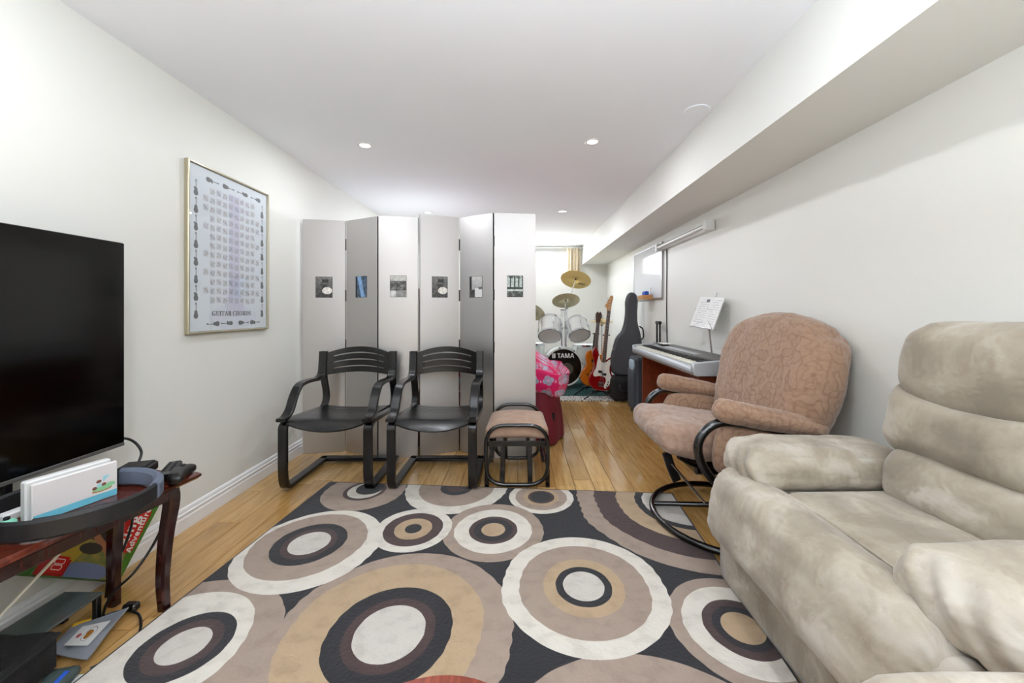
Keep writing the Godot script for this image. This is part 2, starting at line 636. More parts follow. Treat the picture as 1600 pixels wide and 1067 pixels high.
# ================================================================ the room
func build_room() -> void:
	var z0 := -7.02
	var z1 := 2.3
	var s := S()
	span(s, Vector3(-1.86, -0.12, z0 - 0.12), Vector3(1.70, -0.012, z1 + 0.12))
	var fl := struct("floor", s, M.groove)
	# oak boards, four shared lengths, six tones
	var w := 0.123
	var rows := 27
	var lens := [0.9, 1.15, 1.35, 1.6]
	var meshes := []
	for l in lens:
		var b := S()
		box(b, Vector3(0, -0.007, 0), Vector3(w - 0.0022, 0.014, l - 0.002), 0.0012)
		b.generate_normals()
		b.index()
		meshes.append(b.commit())
	for r in rows:
		var z := z0 - rng.randf() * 0.9
		while z < z1:
			var k := rng.randi() % 4
			if z + lens[k] > z0:
				obj("plank", meshes[k], M["oak_%d" % (rng.randi() % 6)], fl, T(Vector3(-1.74 + w * (r + 0.5), 0, z + lens[k] / 2.0)))
			z += lens[k]
	s = S()
	span(s, Vector3(-1.86, 2.30, z0 - 0.12), Vector3(1.70, 2.42, z1 + 0.12))
	struct("ceiling", s, M.ceiling)
	s = S()
	span(s, Vector3(-1.86, -0.012, z0 - 0.12), Vector3(-1.74, 2.30, z1 + 0.12))
	struct("wall_left", s, M.wall)
	s = S()
	span(s, Vector3(1.58, -0.012, z0 - 0.12), Vector3(1.70, 2.30, z1 + 0.12))
	struct("wall_right", s, M.wall)
	s = S()
	span(s, Vector3(1.123, 1.963, z0), Vector3(1.58, 2.30, z1))
	struct("ceiling_bulkhead", s, M.bulkhead)
	# far wall with its high window
	var wl := -0.45
	var wr := 1.02
	var wb := 1.775
	var wt := 2.235
	s = S()
	span(s, Vector3(-1.74, -0.012, z0 - 0.12), Vector3(1.58, wb, z0))
	span(s, Vector3(-1.74, wb, z0 - 0.12), Vector3(wl, 2.30, z0))
	span(s, Vector3(wr, wb, z0 - 0.12), Vector3(1.58, 2.30, z0))
	span(s, Vector3(wl, wt, z0 - 0.12), Vector3(wr, 2.30, z0))
	struct("wall_back", s, M.wall)
	window("window_1", wl, wr, wb, wt, z0 - 0.07, 2)
	# the wall behind the camera
	s = S()
	span(s, Vector3(-1.74, -0.012, z1), Vector3(1.58, 2.30, z1 + 0.12))
	struct("wall_front", s, M.wall)
	# moulded baseboards
	var prof := PackedVector2Array()
	for p in [[0, 0], [0.016, 0], [0.016, 0.062], [0.0125, 0.066], [0.0125, 0.076], [0.0155, 0.079], [0.0155, 0.085], [0.010, 0.090], [0.010, 0.098], [0.006, 0.108], [0.0, 0.112]]:
		prof.append(Vector2(p[0], p[1]))
	for e in [["baseboard_left", Vector3(-1.74, 0, z1), Vector3(-1.74, 0, z0), Vector3(1, 0, 0)], ["baseboard_right", Vector3(1.58, 0, z0), Vector3(1.58, 0, z1), Vector3(-1, 0, 0)], ["baseboard_back", Vector3(-1.72, 0, z0), Vector3(1.56, 0, z0), Vector3(0, 0, 1)]]:
		s = S()
		var pr := prof
		var up: Vector3 = e[3].cross((e[2] - e[1]).normalized())
		if up.y < 0.0:
			pr = PackedVector2Array()
			for p in prof:
				pr.append(Vector2(p.x, -p.y))
		sweep(s, PackedVector3Array([e[1], e[2]]), pr, e[3], false, false)
		struct(e[0], s, M.trim)
	# where a ceiling box was patched over
	s = S()
	disc(s, 0.075, 0.006, 0.003, 28, T(Vector3(1.03, 2.294, -2.25)))
	tag(obj("ceiling_cover", s, M.ceiling), "round white painted cover plate on the ceiling beside the bulkhead", "cover plate")


func window(called: String, l: float, r: float, b: float, t: float, z: float, panes: int) -> void:
	var s := S()
	var f := 0.05
	span(s, Vector3(l, b, z - 0.03), Vector3(r, b + f, z + 0.03), 0.004)
	span(s, Vector3(l, t - f, z - 0.03), Vector3(r, t, z + 0.03), 0.004)
	for i in panes + 1:
		var x := l + f / 2 + (r - l - f) * i / panes
		span(s, Vector3(x - f / 2, b + f, z - 0.03), Vector3(x + f / 2, t - f, z + 0.03), 0.004)
	var o := struct(called, s, M.trim)
	for i in panes:
		var x0 := l + f / 2 + (r - l - f) * i / panes + f / 2
		var x1 := l + f / 2 + (r - l - f) * (i + 1) / panes - f / 2
		s = S()
		span(s, Vector3(x0, b + f, z - 0.003), Vector3(x1, t - f, z + 0.003))
		obj("pane", s, M.glass, o)


func build_lights() -> void:
	mat("lamp_lens", Color(1, 1, 1), 0.4, 0.0, {"emission_enabled": true, "emission": Color(1.0, 0.98, 0.95), "emission_energy_multiplier": 6.0})
	var names := {Vector2(-1.10, -2.72): "round recessed ceiling light above the black armchairs, nearer of the left row", Vector2(0.50, -2.66): "round recessed ceiling light in front of the ceiling bulkhead, nearer of the right row", Vector2(-1.10, -4.58): "recessed ceiling light just over the top of the folding screens", Vector2(0.50, -4.53): "recessed ceiling light between the folding screens and the far window, farther of the right row", Vector2(0.50, -6.35): "recessed ceiling light close to the far window and curtain rod"}
	for x in [-1.10, 0.50]:
		for k in 5:
			var z: float = [-2.72, -4.58, -6.35, -0.9, 0.95][k]  # rows nearest the camera and behind the screens are unseen, lighting those ends
			if x > 0:
				z = [-2.66, -4.53, -6.35, -0.9, 0.95][k]
			var t := thing("recessed_light", names.get(Vector2(x, z), "unseen recessed ceiling light %s, out of the picture, placed to light the room" % ["", "", "hidden behind the folding screens", "just behind the nearer of the " + ("left" if x < 0 else "right") + " row", "at the near end of the " + ("left" if x < 0 else "right") + " row"][k]), "ceiling light", Vector3(x, 2.30, z), 0.0, "recessed ceiling lights")
			var s := S()
			lathe(s, [Vector2(0.036, 0.0), Vector2(0.036, -0.004), Vector2(0.050, -0.006), Vector2(0.056, -0.003), Vector2(0.057, 0.0), Vector2(0.036, 0.0)], 28)
			obj("trim_ring", s, M.white_plastic, t)
			s = S()
			lathe(s, [Vector2(0.0, 0.002), Vector2(0.036, 0.002), Vector2(0.036, -0.0015), Vector2(0.0, -0.0045)], 24)
			obj("lens", s, M.lamp_lens, t)
			var l := AreaLight3D.new()
			l.name = "lamp"
			l.area_size = Vector2(0.07, 0.07)
			l.light_energy = POT_E
			l.light_color = Color(0.965, 0.975, 1.0)
			l.shadow_enabled = true
			l.set("area_range", 15.0)
			l.position = Vector3(0, -0.012, 0)
			l.rotation.x = -PI / 2
			t.add_child(l)


# Added fill uplights shaped as floor lamps, behind the camera and behind the screens.
func build_added_floor_lamp(label: String, at: Vector3, power: float) -> void:
	var t := thing("added_floor_lamp", label, "added floor lamp", at)
	var s := S()
	disc(s, 0.14, 0.025, 0.006, 28)
	obj("base", s, M.steel, t)
	s = S()
	tube(s, PackedVector3Array([Vector3(0, 0.02, 0), Vector3(0, 1.25, 0)]), 0.012, 10)
	obj("pole", s, M.steel, t)
	s = S()
	lathe(s, [Vector2(0.0, 1.24), Vector2(0.06, 1.25), Vector2(0.15, 1.31), Vector2(0.19, 1.36), Vector2(0.186, 1.362), Vector2(0.146, 1.316), Vector2(0.058, 1.258), Vector2(0.0, 1.25)], 28)
	obj("bowl", s, M.white_plastic, t)
	s = S()
	disc(s, 0.11, 0.01, 0.003, 24, T(Vector3(0, 1.315, 0)))
	obj("glowing_disc", s, M.lamp_lens, t)
	var l := AreaLight3D.new()
	l.name = "fill_uplight"
	l.area_size = Vector2(0.2, 0.2)
	l.light_energy = UP_E * power
	l.light_color = Color(0.92, 0.955, 1.0)
	l.shadow_enabled = true
	l.set("area_range", 15.0)
	l.position = Vector3(0, 1.352, 0)
	l.rotation.x = PI / 2
	t.add_child(l)


# ================================================================ the rug
func ring_at(im: Image, k: float, u: float, v: float, r: float, c: Color) -> void:
	var cx := u * k
	var cy := v * k
	var rr := r * k
	for y in range(maxi(0, int(cy - rr)), mini(im.get_height(), int(cy + rr) + 1)):
		var wob := 1.0 + 0.012 * sin(y * 0.021 + u * 9.0) + 0.006 * sin(y * 0.11 + v * 5.0)
		var dx := sqrt(maxf(0.0, rr * rr - (y - cy) * (y - cy))) * wob
		var x0 := maxi(0, int(cx - dx))
		var x1 := mini(im.get_width(), int(cx + dx))
		if x1 > x0:
			im.fill_rect(Rect2i(x0, y, x1 - x0, 1), c)


func build_rug() -> void:
	var w := 2.185
	var d := 1.56
	var k := 2047.0 / w
	var im := Image.create(2047, int(d * k), false, Image.FORMAT_RGB8)
	var K := Color(0.105, 0.10, 0.115)
	var B := Color(0.245, 0.175, 0.165)
	var W := Color(0.83, 0.805, 0.76)
	var A := Color(0.585, 0.515, 0.46)
	var G := Color(0.66, 0.565, 0.45)
	var L := Color(0.76, 0.735, 0.70)
	im.fill(K)
	for c in [
		[2.20, 0.135, [[0.601, A], [0.50, B], [0.373, G], [0.266, K], [0.225, L]]],
		[0.851, 0.025, [[0.315, W], [0.232, A], [0.10, K], [0.06, B]]],
		[1.384, 0.108, [[0.191, W], [0.152, A], [0.105, G], [0.078, B], [0.06, K]]],
		[0.149, 1.30, [[0.391, A]]],
		[0.149, 1.235, [[0.258, W]]],
		[0.215, 1.215, [[0.142, K], [0.108, B], [0.074, L]]],
		[0.887, 1.102, [[0.422, A]]],
		[0.858, 1.10, [[0.342, G]]],
		[0.878, 1.115, [[0.216, K], [0.157, B], [0.122, L]]],
		[1.147, 0.468, [[0.255, A], [0.196, W], [0.122, B], [0.098, K], [0.06, G]]],
		[0.292, 0.104, [[0.247, A], [0.127, B], [0.103, W]]],
		[0.31, 0.075, [[0.083, K]]],
		[0.306, 0.662, [[0.318, W]]],
		[0.282, 0.645, [[0.259, A], [0.166, K], [0.122, B], [0.092, L]]],
		[0.737, 0.49, [[0.195, W], [0.149, B], [0.095, G], [0.042, K]]],
		[1.70, 1.604, [[0.465, A], [0.35, W], [0.24, B], [0.13, G]]],
		[2.111, 1.005, [[0.25, A], [0.20, W], [0.131, B], [0.098, K], [0.07, G]]],
		[1.57, 0.838, [[0.332, W], [0.262, A], [0.164, G], [0.114, K], [0.084, L]]],
		[0.62, 1.66, [[0.22, W], [0.15, A], [0.08, K]]],
		[1.12, 1.70, [[0.20, A], [0.13, B], [0.07, L]]],
	]:
		for e in c[2]:
			ring_at(im, k, c[0], c[1], e[0], e[1])
	for e in [Rect2i(0, 0, 2047, 9), Rect2i(0, 0, 9, im.get_height()), Rect2i(2038, 0, 9, im.get_height()), Rect2i(0, im.get_height() - 9, 2047, 9)]:
		im.fill_rect(e, K)
	im.generate_mipmaps()
	var m := printed("rug_pile", im, 1.0)
	m.rim_enabled = true
	m.rim = 0.35
	m.detail_enabled = true
	m.detail_blend_mode = BaseMaterial3D.BLEND_MODE_MUL
	m.detail_uv_layer = BaseMaterial3D.DETAIL_UV_1
	m.detail_albedo = ntex(0.02, [Color(0.88, 0.875, 0.87), Color(0.98, 0.98, 0.98), Color(1, 1, 1)], 1024, FastNoiseLite.TYPE_SIMPLEX_SMOOTH, 5, 30.0, 14)
	relief(m, ntex(0.09, [], 1024, FastNoiseLite.TYPE_SIMPLEX, 4, 0.0, 15), 0.12)
	var s := S()
	UVF = func(p: Vector3) -> Vector2: return Vector2(p.x / w, p.z / d)
	box(s, Vector3(w / 2, 0.006, d / 2), Vector3(w, 0.012, d), 0.004)
	UVF = null
	var o := obj("area_rug", s, m, null, T(Vector3(-1.247, 0.0005, -2.511), Vector3(0, deg_to_rad(-4.2), 0)))
	tag(o, "black, brown, tan and cream area rug patterned with large concentric circles", "rug")


# ================================================================ two folding screens
func photo(kind: int) -> Image:
	var im := Image.create(64, 84, false, Image.FORMAT_RGB8)
	for y in 84:
		for x in 64:
			var u := x / 64.0
			var v := y / 84.0
			var n := noise.get_noise_2d(x * 0.05 + kind * 20, y * 0.05) * 0.5 + noise.get_noise_2d(x * 0.15, y * 0.15 + kind * 9) * 0.3
			var g := 0.4 + n * 0.5
			var c: Color
			match kind:
				0:
					g = 0.45 + n * 0.35 - 0.25 * v
					if v > 0.12 and v < 0.28 and u > 0.36 and u < 0.75: g = 0.12 + n * 0.2
					if v > 0.36 and v < 0.62 and u > 0.35 and u < 0.68: g = 0.15 + n * 0.2
					if pow((u - 0.68) / 0.3, 2) + pow((v - 0.66) / 0.17, 2) + n * 0.5 < 1.0: g = 0.9 + n * 0.3
					c = Color(g, g * 0.98, g * 0.95)
				1:
					g = 0.45 + n * 0.5
					if absf(u - 0.45 - 0.35 * (v - 0.4)) < 0.16: g = 0.85 + n * 0.3
					if u < 0.12: g = 0.1
					c = Color(g * 0.62, g * 0.8, g)
				2:
					g = 0.35 + n * 0.6
					if v < 0.25: g = 0.75 + n * 0.3
					if v > 0.68: g = 0.55 + n * 0.3 + (0.25 if u < 0.35 else 0.0)
					c = Color(g, g, g * 0.98)
				3:
					g = 0.82 - 0.25 * v + n * 0.15
					if u < 0.17: g = 0.08
					if v > 0.55 and u > 0.42: g = 0.9
					if v > 0.5 and v < 0.62 and u > 0.7: g = 0.3 + n
					if v > 0.62 and u < 0.42: g = 0.22 + n * 0.4
					c = Color(g, g, g)
				_:
					g = 0.75 + n * 0.4
					if v < 0.55 and fmod(u * 4.0 + 0.3, 1.0) < 0.3: g = 0.12
					if v < 0.12 and n > 0.0: g = 0.2
					if absf(v - 0.58) < 0.05: g = 0.15 + n * 0.3
					if v > 0.72: g = 0.25 + n * 0.8
					c = Color(g * 0.94, g, g * 0.97)
			if x < 1 or y < 1 or x > 62 or y > 82: c = Color(0.1, 0.1, 0.1)
			im.set_pixel(x, y, c.clamp())
	return im


func build_screens() -> void:
	var pics := []
	for k in 5:
		pics.append(printed("photo_%d" % k, photo(k), 0.35))
	var HH := [1.85, 1.877]
	var sets := [
		[[Vector2(-1.716, -3.018), Vector2(-1.402, -3.086), Vector2(-1.088, -2.93), Vector2(-0.785, -2.965)], [0, 1, 2], "three-panel brushed metal folding screen touching the left wall, behind the left armchair"],
		[[Vector2(-0.782, -2.972), Vector2(-0.490, -3.095), Vector2(-0.205, -2.932), Vector2(0.124, -2.970)], [0, 3, 4], "three-panel brushed metal folding screen beside the bed, behind the right armchair and footstool"],
	]
	var words := [["street photo of a dark doorway and pale car", "blue photo of falling water", "grey photo of a tree-lined road"], ["street photo of a dark doorway and pale car", "photo of a dark pillar by a pale street", "photo of tall dark columns and arches"]]
	for i in 2:
		var e = sets[i]
		var p: Array = e[0]
		var H: float = HH[i]
		var mid := Vector3((p[0].x + p[3].x) / 2, 0, (p[0].y + p[3].y) / 2)
		var t := thing("folding_screen", e[2], "folding screen", mid, 0.0, "folding screens")
		for k in 3:
			var a := Vector3(p[k].x, 0, p[k].y) - mid
			var b := Vector3(p[k + 1].x, 0, p[k + 1].y) - mid
			var w := (b - a).length() - 0.010
			var fr := Transform3D(Basis.from_euler(Vector3(0, -atan2(b.z - a.z, b.x - a.x), 0)), (a + b) / 2.0)
			var s := S()
			box(s, Vector3(0, H / 2, -0.012), Vector3(w, H, 0.022), 0.001)
			var pn := obj("panel", s, M.panel_edge, t, fr)
			s = S()
			UVF = func(p: Vector3) -> Vector2: return Vector2(p.x, -p.y)
			box(s, Vector3(0, H / 2, 0.0), Vector3(w - 0.001, H - 0.001, 0.003), 0.001)
			UVF = null
			obj("metal_sheet", s, M.brushed_metal, pn)
			s = S()
			var x := 0.062
			face(s, Vector3(-x, 1.398, 0.0025), Vector3(x, 1.398, 0.0025), Vector3(x, 1.232, 0.0025), Vector3(-x, 1.232, 0.0025))
			face(s, Vector3(x, 1.398, 0.0016), Vector3(-x, 1.398, 0.0016), Vector3(-x, 1.232, 0.0016), Vector3(x, 1.232, 0.0016))
			tag(obj("photo_print", s, pics[e[1][k]], pn), words[i][k])
			if k < 2:
				for y in [0.25, 0.85, 1.25, 1.66]:
					s = S()
					box(s, Vector3(w / 2 + 0.005, y, -0.010), Vector3(0.016, 0.09, 0.018), 0.003)
					obj("hinge", s, M.black_plastic, t, fr)


# ================================================================ black bentwood armchairs
func build_chairs() -> void:
	var t := thing("armchair", "black bentwood cantilever armchair nearer the left wall, its seat slotted at the back", "chair", Vector3(-1.20, 0.0126, -2.365), 0.0, "black bentwood armchairs")
	var X := Vector3.RIGHT
	var hw := 0.262
	# profile points (height, distance behind the front leg)
	for sx in [-1, 1]:
		var x: float = sx * hw
		var base := rounded([Vector3(x, 0.014, -0.515), Vector3(x, 0.014, -0.02), Vector3(x, 0.10, 0.0), Vector3(x, 0.405, 0.0), Vector3(x, 0.425, -0.05), Vector3(x * 0.97, 0.398, -0.48)], 0.10, 7)
		var s := S()
		sweep(s, base, flat(0.056, 0.026, 0.005), X, false, false)
		obj("leg", s, M.black_wood, t)
		s = S()
		var arm := path([Vector3(x, 0.446, 0.025), Vector3(x, 0.452, -0.02), Vector3(x, 0.49, -0.070), Vector3(x, 0.562, -0.112), Vector3(x, 0.618, -0.165), Vector3(x, 0.632, -0.24), Vector3(x, 0.630, -0.33), Vector3(x * 0.99, 0.628, -0.405), Vector3(x * 0.98, 0.655, -0.450), Vector3(x * 0.98, 0.72, -0.464), Vector3(x * 0.98, 0.815, -0.474)], 5)
		sweep(s, arm, flat(0.058, 0.022, 0.005), X, false, false)
		obj("arm", s, M.black_wood, t)
		s = S()
		var post := path([Vector3(x * 0.97, 0.40, -0.455), Vector3(x * 0.97, 0.425, -0.495), Vector3(x * 0.97, 0.475, -0.515), Vector3(x * 0.97, 0.54, -0.505), Vector3(x * 0.97, 0.61, -0.482), Vector3(x * 0.98, 0.69, -0.484), Vector3(x * 0.98, 0.815, -0.494)], 5)
		sweep(s, post, flat(0.052, 0.018, 0.005), X, false, false)
		obj("back_post", s, M.black_wood, t)
	var s := S()
	box(s, Vector3(0, 0.014, -0.500), Vector3(hw * 2 + 0.05, 0.026, 0.065), 0.006)
	obj("stretcher", s, M.black_wood, t)
	# bent plywood seat: slats at the back, one sheet at the front, its front lip bowed down in the middle
	var seat := func(u: float, d: float) -> Vector3:
		var sag := (1.0 - u * u)
		var y := 0.436 - 0.02 * d / 0.48 - sag * 0.014
		if d < 0.10:
			y -= (0.10 - d) * (0.10 - d) * (1.2 + 2.6 * sag)
		return Vector3(u * 0.236, y, -d)
	s = S()
	sheet(s, seat, -1.0, 1.0, -0.015, 0.27, 18, 14, 0.011)
	for k in 4:
		sheet(s, seat, -1.0, 1.0, 0.274 + k * 0.052, 0.316 + k * 0.052, 18, 3, 0.011)
	for sx in [-0.94, 0.94]:
		sheet(s, seat, sx - 0.06, sx + 0.06, 0.26, 0.478, 2, 8, 0.009)
	obj("seat", s, M.black_wood, t)
	# bowed back: four curved slats joined at their ends
	var back := func(u: float, q: float) -> Vector3:
		var crown := (1.0 - u * u)
		return Vector3(u * 0.236, lerpf(0.640 + 0.020 * crown, 0.806 + 0.046 * crown, q), -0.474 - 0.008 * q - 0.042 * crown)
	s = S()
	for k in 4:
		sheet(s, back, -0.8, 0.8, k * 0.255, k * 0.255 + 0.213, 20, 2, 0.010)
	for sx in [-0.9, 0.9]:
		sheet(s, back, sx - 0.1, sx + 0.1, 0.0, 0.978, 4, 8, 0.010)
	obj("backrest", s, M.black_wood, t)
	var c: Node3D = t.duplicate()
	c.name = numbered("armchair")
	add_child(c)
	c.position = Vector3(-0.545, 0.0126, -2.365)
	c.scale = Vector3(0.955, 1, 1)
	tag(c, "black bentwood cantilever armchair between the left armchair and the tan footstool", "chair", "black bentwood armchairs")


# A thin curved sheet of f(u, v) with thickness h.
func sheet(s: SurfaceTool, f: Callable, u0: float, u1: float, v0: float, v1: float, nu: int, nv: int, h: float) -> void:
	var top := []
	var bot := []
	for i in nu + 1:
		var a := PackedVector3Array()
		var b := PackedVector3Array()
		for j in nv + 1:
			var u := lerpf(u0, u1, float(i) / nu)
			var v := lerpf(v0, v1, float(j) / nv)
			var p: Vector3 = f.call(u, v)
			var du: Vector3 = f.call(u + 0.01, v) - f.call(u - 0.01, v)
			var dv: Vector3 = f.call(u, v + 0.005) - f.call(u, v - 0.005)
			var n := du.cross(dv).normalized()
			a.append(p + n * h / 2)
			b.append(p - n * h / 2)
		top.append(a)
		bot.append(b)
	var tr := PackedVector3Array()
	var g := PackedInt32Array()
	var q := func(a: Vector3, b: Vector3, c: Vector3, d: Vector3, k: int) -> void:
		tr.append_array(PackedVector3Array([a, b, c, a, c, d]))
		g.append(k)
		g.append(k)
	for i in nu:
		for j in nv:
			q.call(top[i][j], top[i + 1][j], top[i + 1][j + 1], top[i][j + 1], 1)
			q.call(bot[i][j], bot[i][j + 1], bot[i + 1][j + 1], bot[i + 1][j], 2)
	for i in nu:
		q.call(top[i][0], bot[i][0], bot[i + 1][0], top[i + 1][0], 3)
		q.call(top[i][nv], top[i + 1][nv], bot[i + 1][nv], bot[i][nv], 4)
	for j in nv:
		q.call(top[0][j], top[0][j + 1], bot[0][j + 1], bot[0][j], 5)
		q.call(top[nu][j], bot[nu][j], bot[nu][j + 1], top[nu][j + 1], 6)
	emit(s, tr, g)


# ================================================================ the gliding footstool
func build_ottoman() -> void:
	var t := thing("footstool", "gliding footstool with tan cushion and black tube frame beside the right armchair", "footstool", Vector3(-0.022, 0, -2.44))
	var loop := func(z: float, w: float, top: float, bottom: float) -> PackedVector3Array:
		return rounded([Vector3(-w, bottom, z), Vector3(w, bottom, z), Vector3(w, top, z), Vector3(-w, top, z)], 0.13, 8, true)
	for e in [[0.0, 0.197, 0.400, 0.022], [-0.445, 0.172, 0.425, 0.022]]:
		var s := S()
		tube(s, loop.call(e[0], e[1], e[2], e[3]), 0.0125, 10, true)
		obj("end_loop", s, M.black_metal, t)
	# fabric pad
	var s := S()
	pillow(s, Vector3(0.41, 0.085, 0.40), 0.03, 16, Vector3(0, 0.010, 0), func(q: Vector3, p: Vector3) -> Vector3:
		q.x *= 1.0 - 0.07 * (-p.z * 0.5 + 0.5)
		q.y += noise.get_noise_3d(q.x * 9, 0, q.z * 9) * 0.006 - 0.012 * p.x * p.x
		return q, T(Vector3(0, 0.352, -0.222)))
	obj("cushion", s, M.tan_cloth, t)
	# glider: rails, swing arms and cross bars
	for x in [-0.165, 0.165]:
		s = S()
		box(s, Vector3(x, 0.293, -0.222), Vector3(0.025, 0.02, 0.40), 0.003)
		box(s, Vector3(x * 1.02, 0.155, -0.25), Vector3(0.02, 0.03, 0.32), 0.003)
		obj("side_rail", s, M.black_metal, t)
	for e in [[0.283, 0.004, 0.034], [0.22, -0.437, 0.02]]:
		s = S()
		box(s, Vector3(0, e[0], e[1] - 0.008), Vector3(0.37, e[2], 0.012), 0.003)
		obj("cross_bar", s, M.black_metal, t)
	s = S()
	tube(s, PackedVector3Array([Vector3(-0.1, 0.225, -0.36), Vector3(0.1, 0.225, -0.36)]), 0.02, 10)
	obj("glide_tube", s, M.black_metal, t)
	for x in [-0.088, 0.080]:
		s = S()
		sweep(s, PackedVector3Array([Vector3(x, 0.265, -0.012), Vector3(x * 1.06, 0.02, -0.004)]), flat(0.030, 0.012, 0.003), Vector3.RIGHT, false, false)
		obj("upright_bar", s, M.black_metal, t)
		s = S()
		sweep(s, PackedVector3Array([Vector3(x, 0.30, -0.41), Vector3(x, 0.02, -0.44)]), flat(0.028, 0.012, 0.003), Vector3.RIGHT, false, false)
		obj("upright_bar", s, M.black_metal, t)
	for x in [-0.192, 0.197]:
		for z in [-0.02, -0.425]:
			s = S()
			box(s, Vector3(x, 0.06, z), Vector3(0.028, 0.12, 0.03), 0.005)
			obj("foot", s, M.black_metal, t)
		s = S()
		box(s, Vector3(x, 0.10, -0.222), Vector3(0.018, 0.02, 0.40), 0.004)
		obj("foot_rail", s, M.black_metal, t)


# ================================================================ the brown swivel glider
func wrinkled(amount: float, freq: float, ox := 0.0) -> Callable:
	return func(q: Vector3, p: Vector3) -> Vector3:
		var n := noise.get_noise_3d(q.x * freq + ox, q.y * freq, q.z * freq)
		return q + p.normalized() * n * amount


func build_swivel_chair() -> void:
	var o := Vector3(1.10, 0, -2.07)
	var t := thing("glider_chair", "brown swirl-patterned swivel glider chair with black tube arms and round tube base", "armchair", o)
	# base ring and its spokes
	var s := S()
	var ring := []
	for i in 48:
		ring.append(Vector3(cos(TAU * i / 48) * 0.37, 0.0295, sin(TAU * i / 48) * 0.37))
	tube(s, ring, 0.016, 10, true)
	obj("base_ring", s, M.black_metal, t)
	for a in [0.35, 0.35 + TAU / 4, 0.35 + TAU / 2, 0.35 + TAU * 3 / 4]:
		var d := Vector3(cos(a), 0, sin(a))
		s = S()
		tube(s, PackedVector3Array([d * 0.37 + Vector3(0, 0.028, 0), d * 0.04 + Vector3(0, 0.075, 0)]), 0.014, 8)
		obj("spoke", s, M.black_metal, t)
	s = S()
	lathe(s, [Vector2(0, 0.05), Vector2(0.05, 0.05), Vector2(0.05, 0.10), Vector2(0.028, 0.11), Vector2(0.028, 0.27), Vector2(0.06, 0.28), Vector2(0.06, 0.30), Vector2(0, 0.30)], 20)
	obj("swivel_post", s, M.black_metal, t)
	s = S()
	box(s, Vector3(0.0, 0.325, -0.07), Vector3(0.44, 0.05, 0.42), 0.01)
	for z in [-0.27, 0.13]:
		sweep(s, rounded([Vector3(-0.30, 0.39, z), Vector3(-0.22, 0.345, z), Vector3(0.20, 0.315, z)], 0.06), flat(0.03, 0.02, 0.004), Vector3(0, 0, 1), false, false)
	obj("seat_frame", s, M.black_metal, t)
	s = S()
	sweep(s, rounded([Vector3(-0.34, 0.39, 0.07), Vector3(-0.315, 0.31, 0.07), Vector3(-0.285, 0.245, 0.07)], 0.05), flat(0.02, 0.045, 0.006), Vector3(0, 0, 1), false, false)
	obj("lock_bracket", s, M.black_plastic, t)
	s = S()
	tube(s, PackedVector3Array([Vector3(-0.325, 0.345, 0.10), Vector3(-0.155, 0.145, 0.10)]), 0.006, 8)
	tag(obj("lever_rod", s, M.chrome, t), "chrome lever rod")
	# tubular arms
	for sz in [1, -1]:
		var z: float = -0.09 + sz * 0.365
		s = S()
		tube(s, path([Vector3(0.30, 0.525, z), Vector3(0.06, 0.578, z), Vector3(-0.10, 0.606, z), Vector3(-0.185, 0.600, z), Vector3(-0.245, 0.555, z), Vector3(-0.270, 0.49, z), Vector3(-0.250, 0.41, z), Vector3(-0.195, 0.335, z), Vector3(-0.11, 0.275, z * 0.93), Vector3(0.02, 0.265, z * 0.7)], 5), 0.0205, 12)
		obj("arm_tube", s, M.black_metal, t)
		# side cloth panel below the arm
		s = S()
		pillow(s, Vector3(0.54, 0.29, 0.055), 0.026, 14, Vector3(0, 0, 0.01), func(q: Vector3, p: Vector3) -> Vector3:
			q.x *= sqrt(1.0 - 0.22 * p.y * p.y)
			q.y *= sqrt(1.0 - 0.30 * p.x * p.x)
			return q + p * noise.get_noise_3d(q.x * 8, q.y * 8, z) * 0.006, T(Vector3(0.085, 0.435, z - sz * 0.035), Vector3(0, 0, -0.17)))
		obj("side_panel", s, M.worm_cloth, t)
		s = S()
		pillow(s, Vector3(0.53, 0.092, 0.115), 0.045, 16, Vector3(0, 0.006, 0.008), func(q: Vector3, p: Vector3) -> Vector3:
			q.y *= 1.0 - 0.16 * p.x
			q.z *= sqrt(1.0 - 0.28 * p.x * p.x)
			return q + p.normalized() * noise.get_noise_3d(q.x * 14, q.y * 14, q.z * 14 + z) * 0.005, T(Vector3(0.065, 0.622, z), Vector3(0, 0, -0.185)))
		obj("arm_pad", s, M.worm_cloth, t)
	# seat cushion, its front raised
	s = S()
	pillow(s, Vector3(0.62, 0.15, 0.58), 0.062, 22, Vector3(0.02, 0.025, 0.0), func(q: Vector3, p: Vector3) -> Vector3:
		q.z *= sqrt(1.0 - 0.10 * p.x * p.x)
		var n := noise.get_noise_3d(q.x * 7, q.y * 7, q.z * 7) + 0.5 * noise.get_noise_3d(q.x * 22, q.y * 10, q.z * 12)
		return q + p.normalized() * n * 0.012, T(Vector3(-0.085, 0.447, -0.09), Vector3(0, 0, -0.14)))
	obj("seat_cushion", s, M.worn_cloth, t)
	# big rounded back cushion
	s = S()
	pillow(s, Vector3(0.20, 0.78, 0.80), 0.095, 30, Vector3(0.035, 0, 0), func(q: Vector3, p: Vector3) -> Vector3:
		q.y *= sqrt(1.0 - 0.42 * p.z * p.z)
		q.z *= sqrt(1.0 - 0.36 * p.y * p.y) * (1.0 + 0.09 * p.y)
		var n := noise.get_noise_3d(q.x * 5, q.y * 5, q.z * 5 + 4.0) + 0.45 * noise.get_noise_3d(q.x * 12, q.y * 26, q.z * 9)
		return q + p.normalized() * n * 0.011, T(Vector3(0.285, 0.735, -0.055), Vector3(0, 0.06, -0.24)))
	obj("back_cushion", s, M.worm_cloth, t)


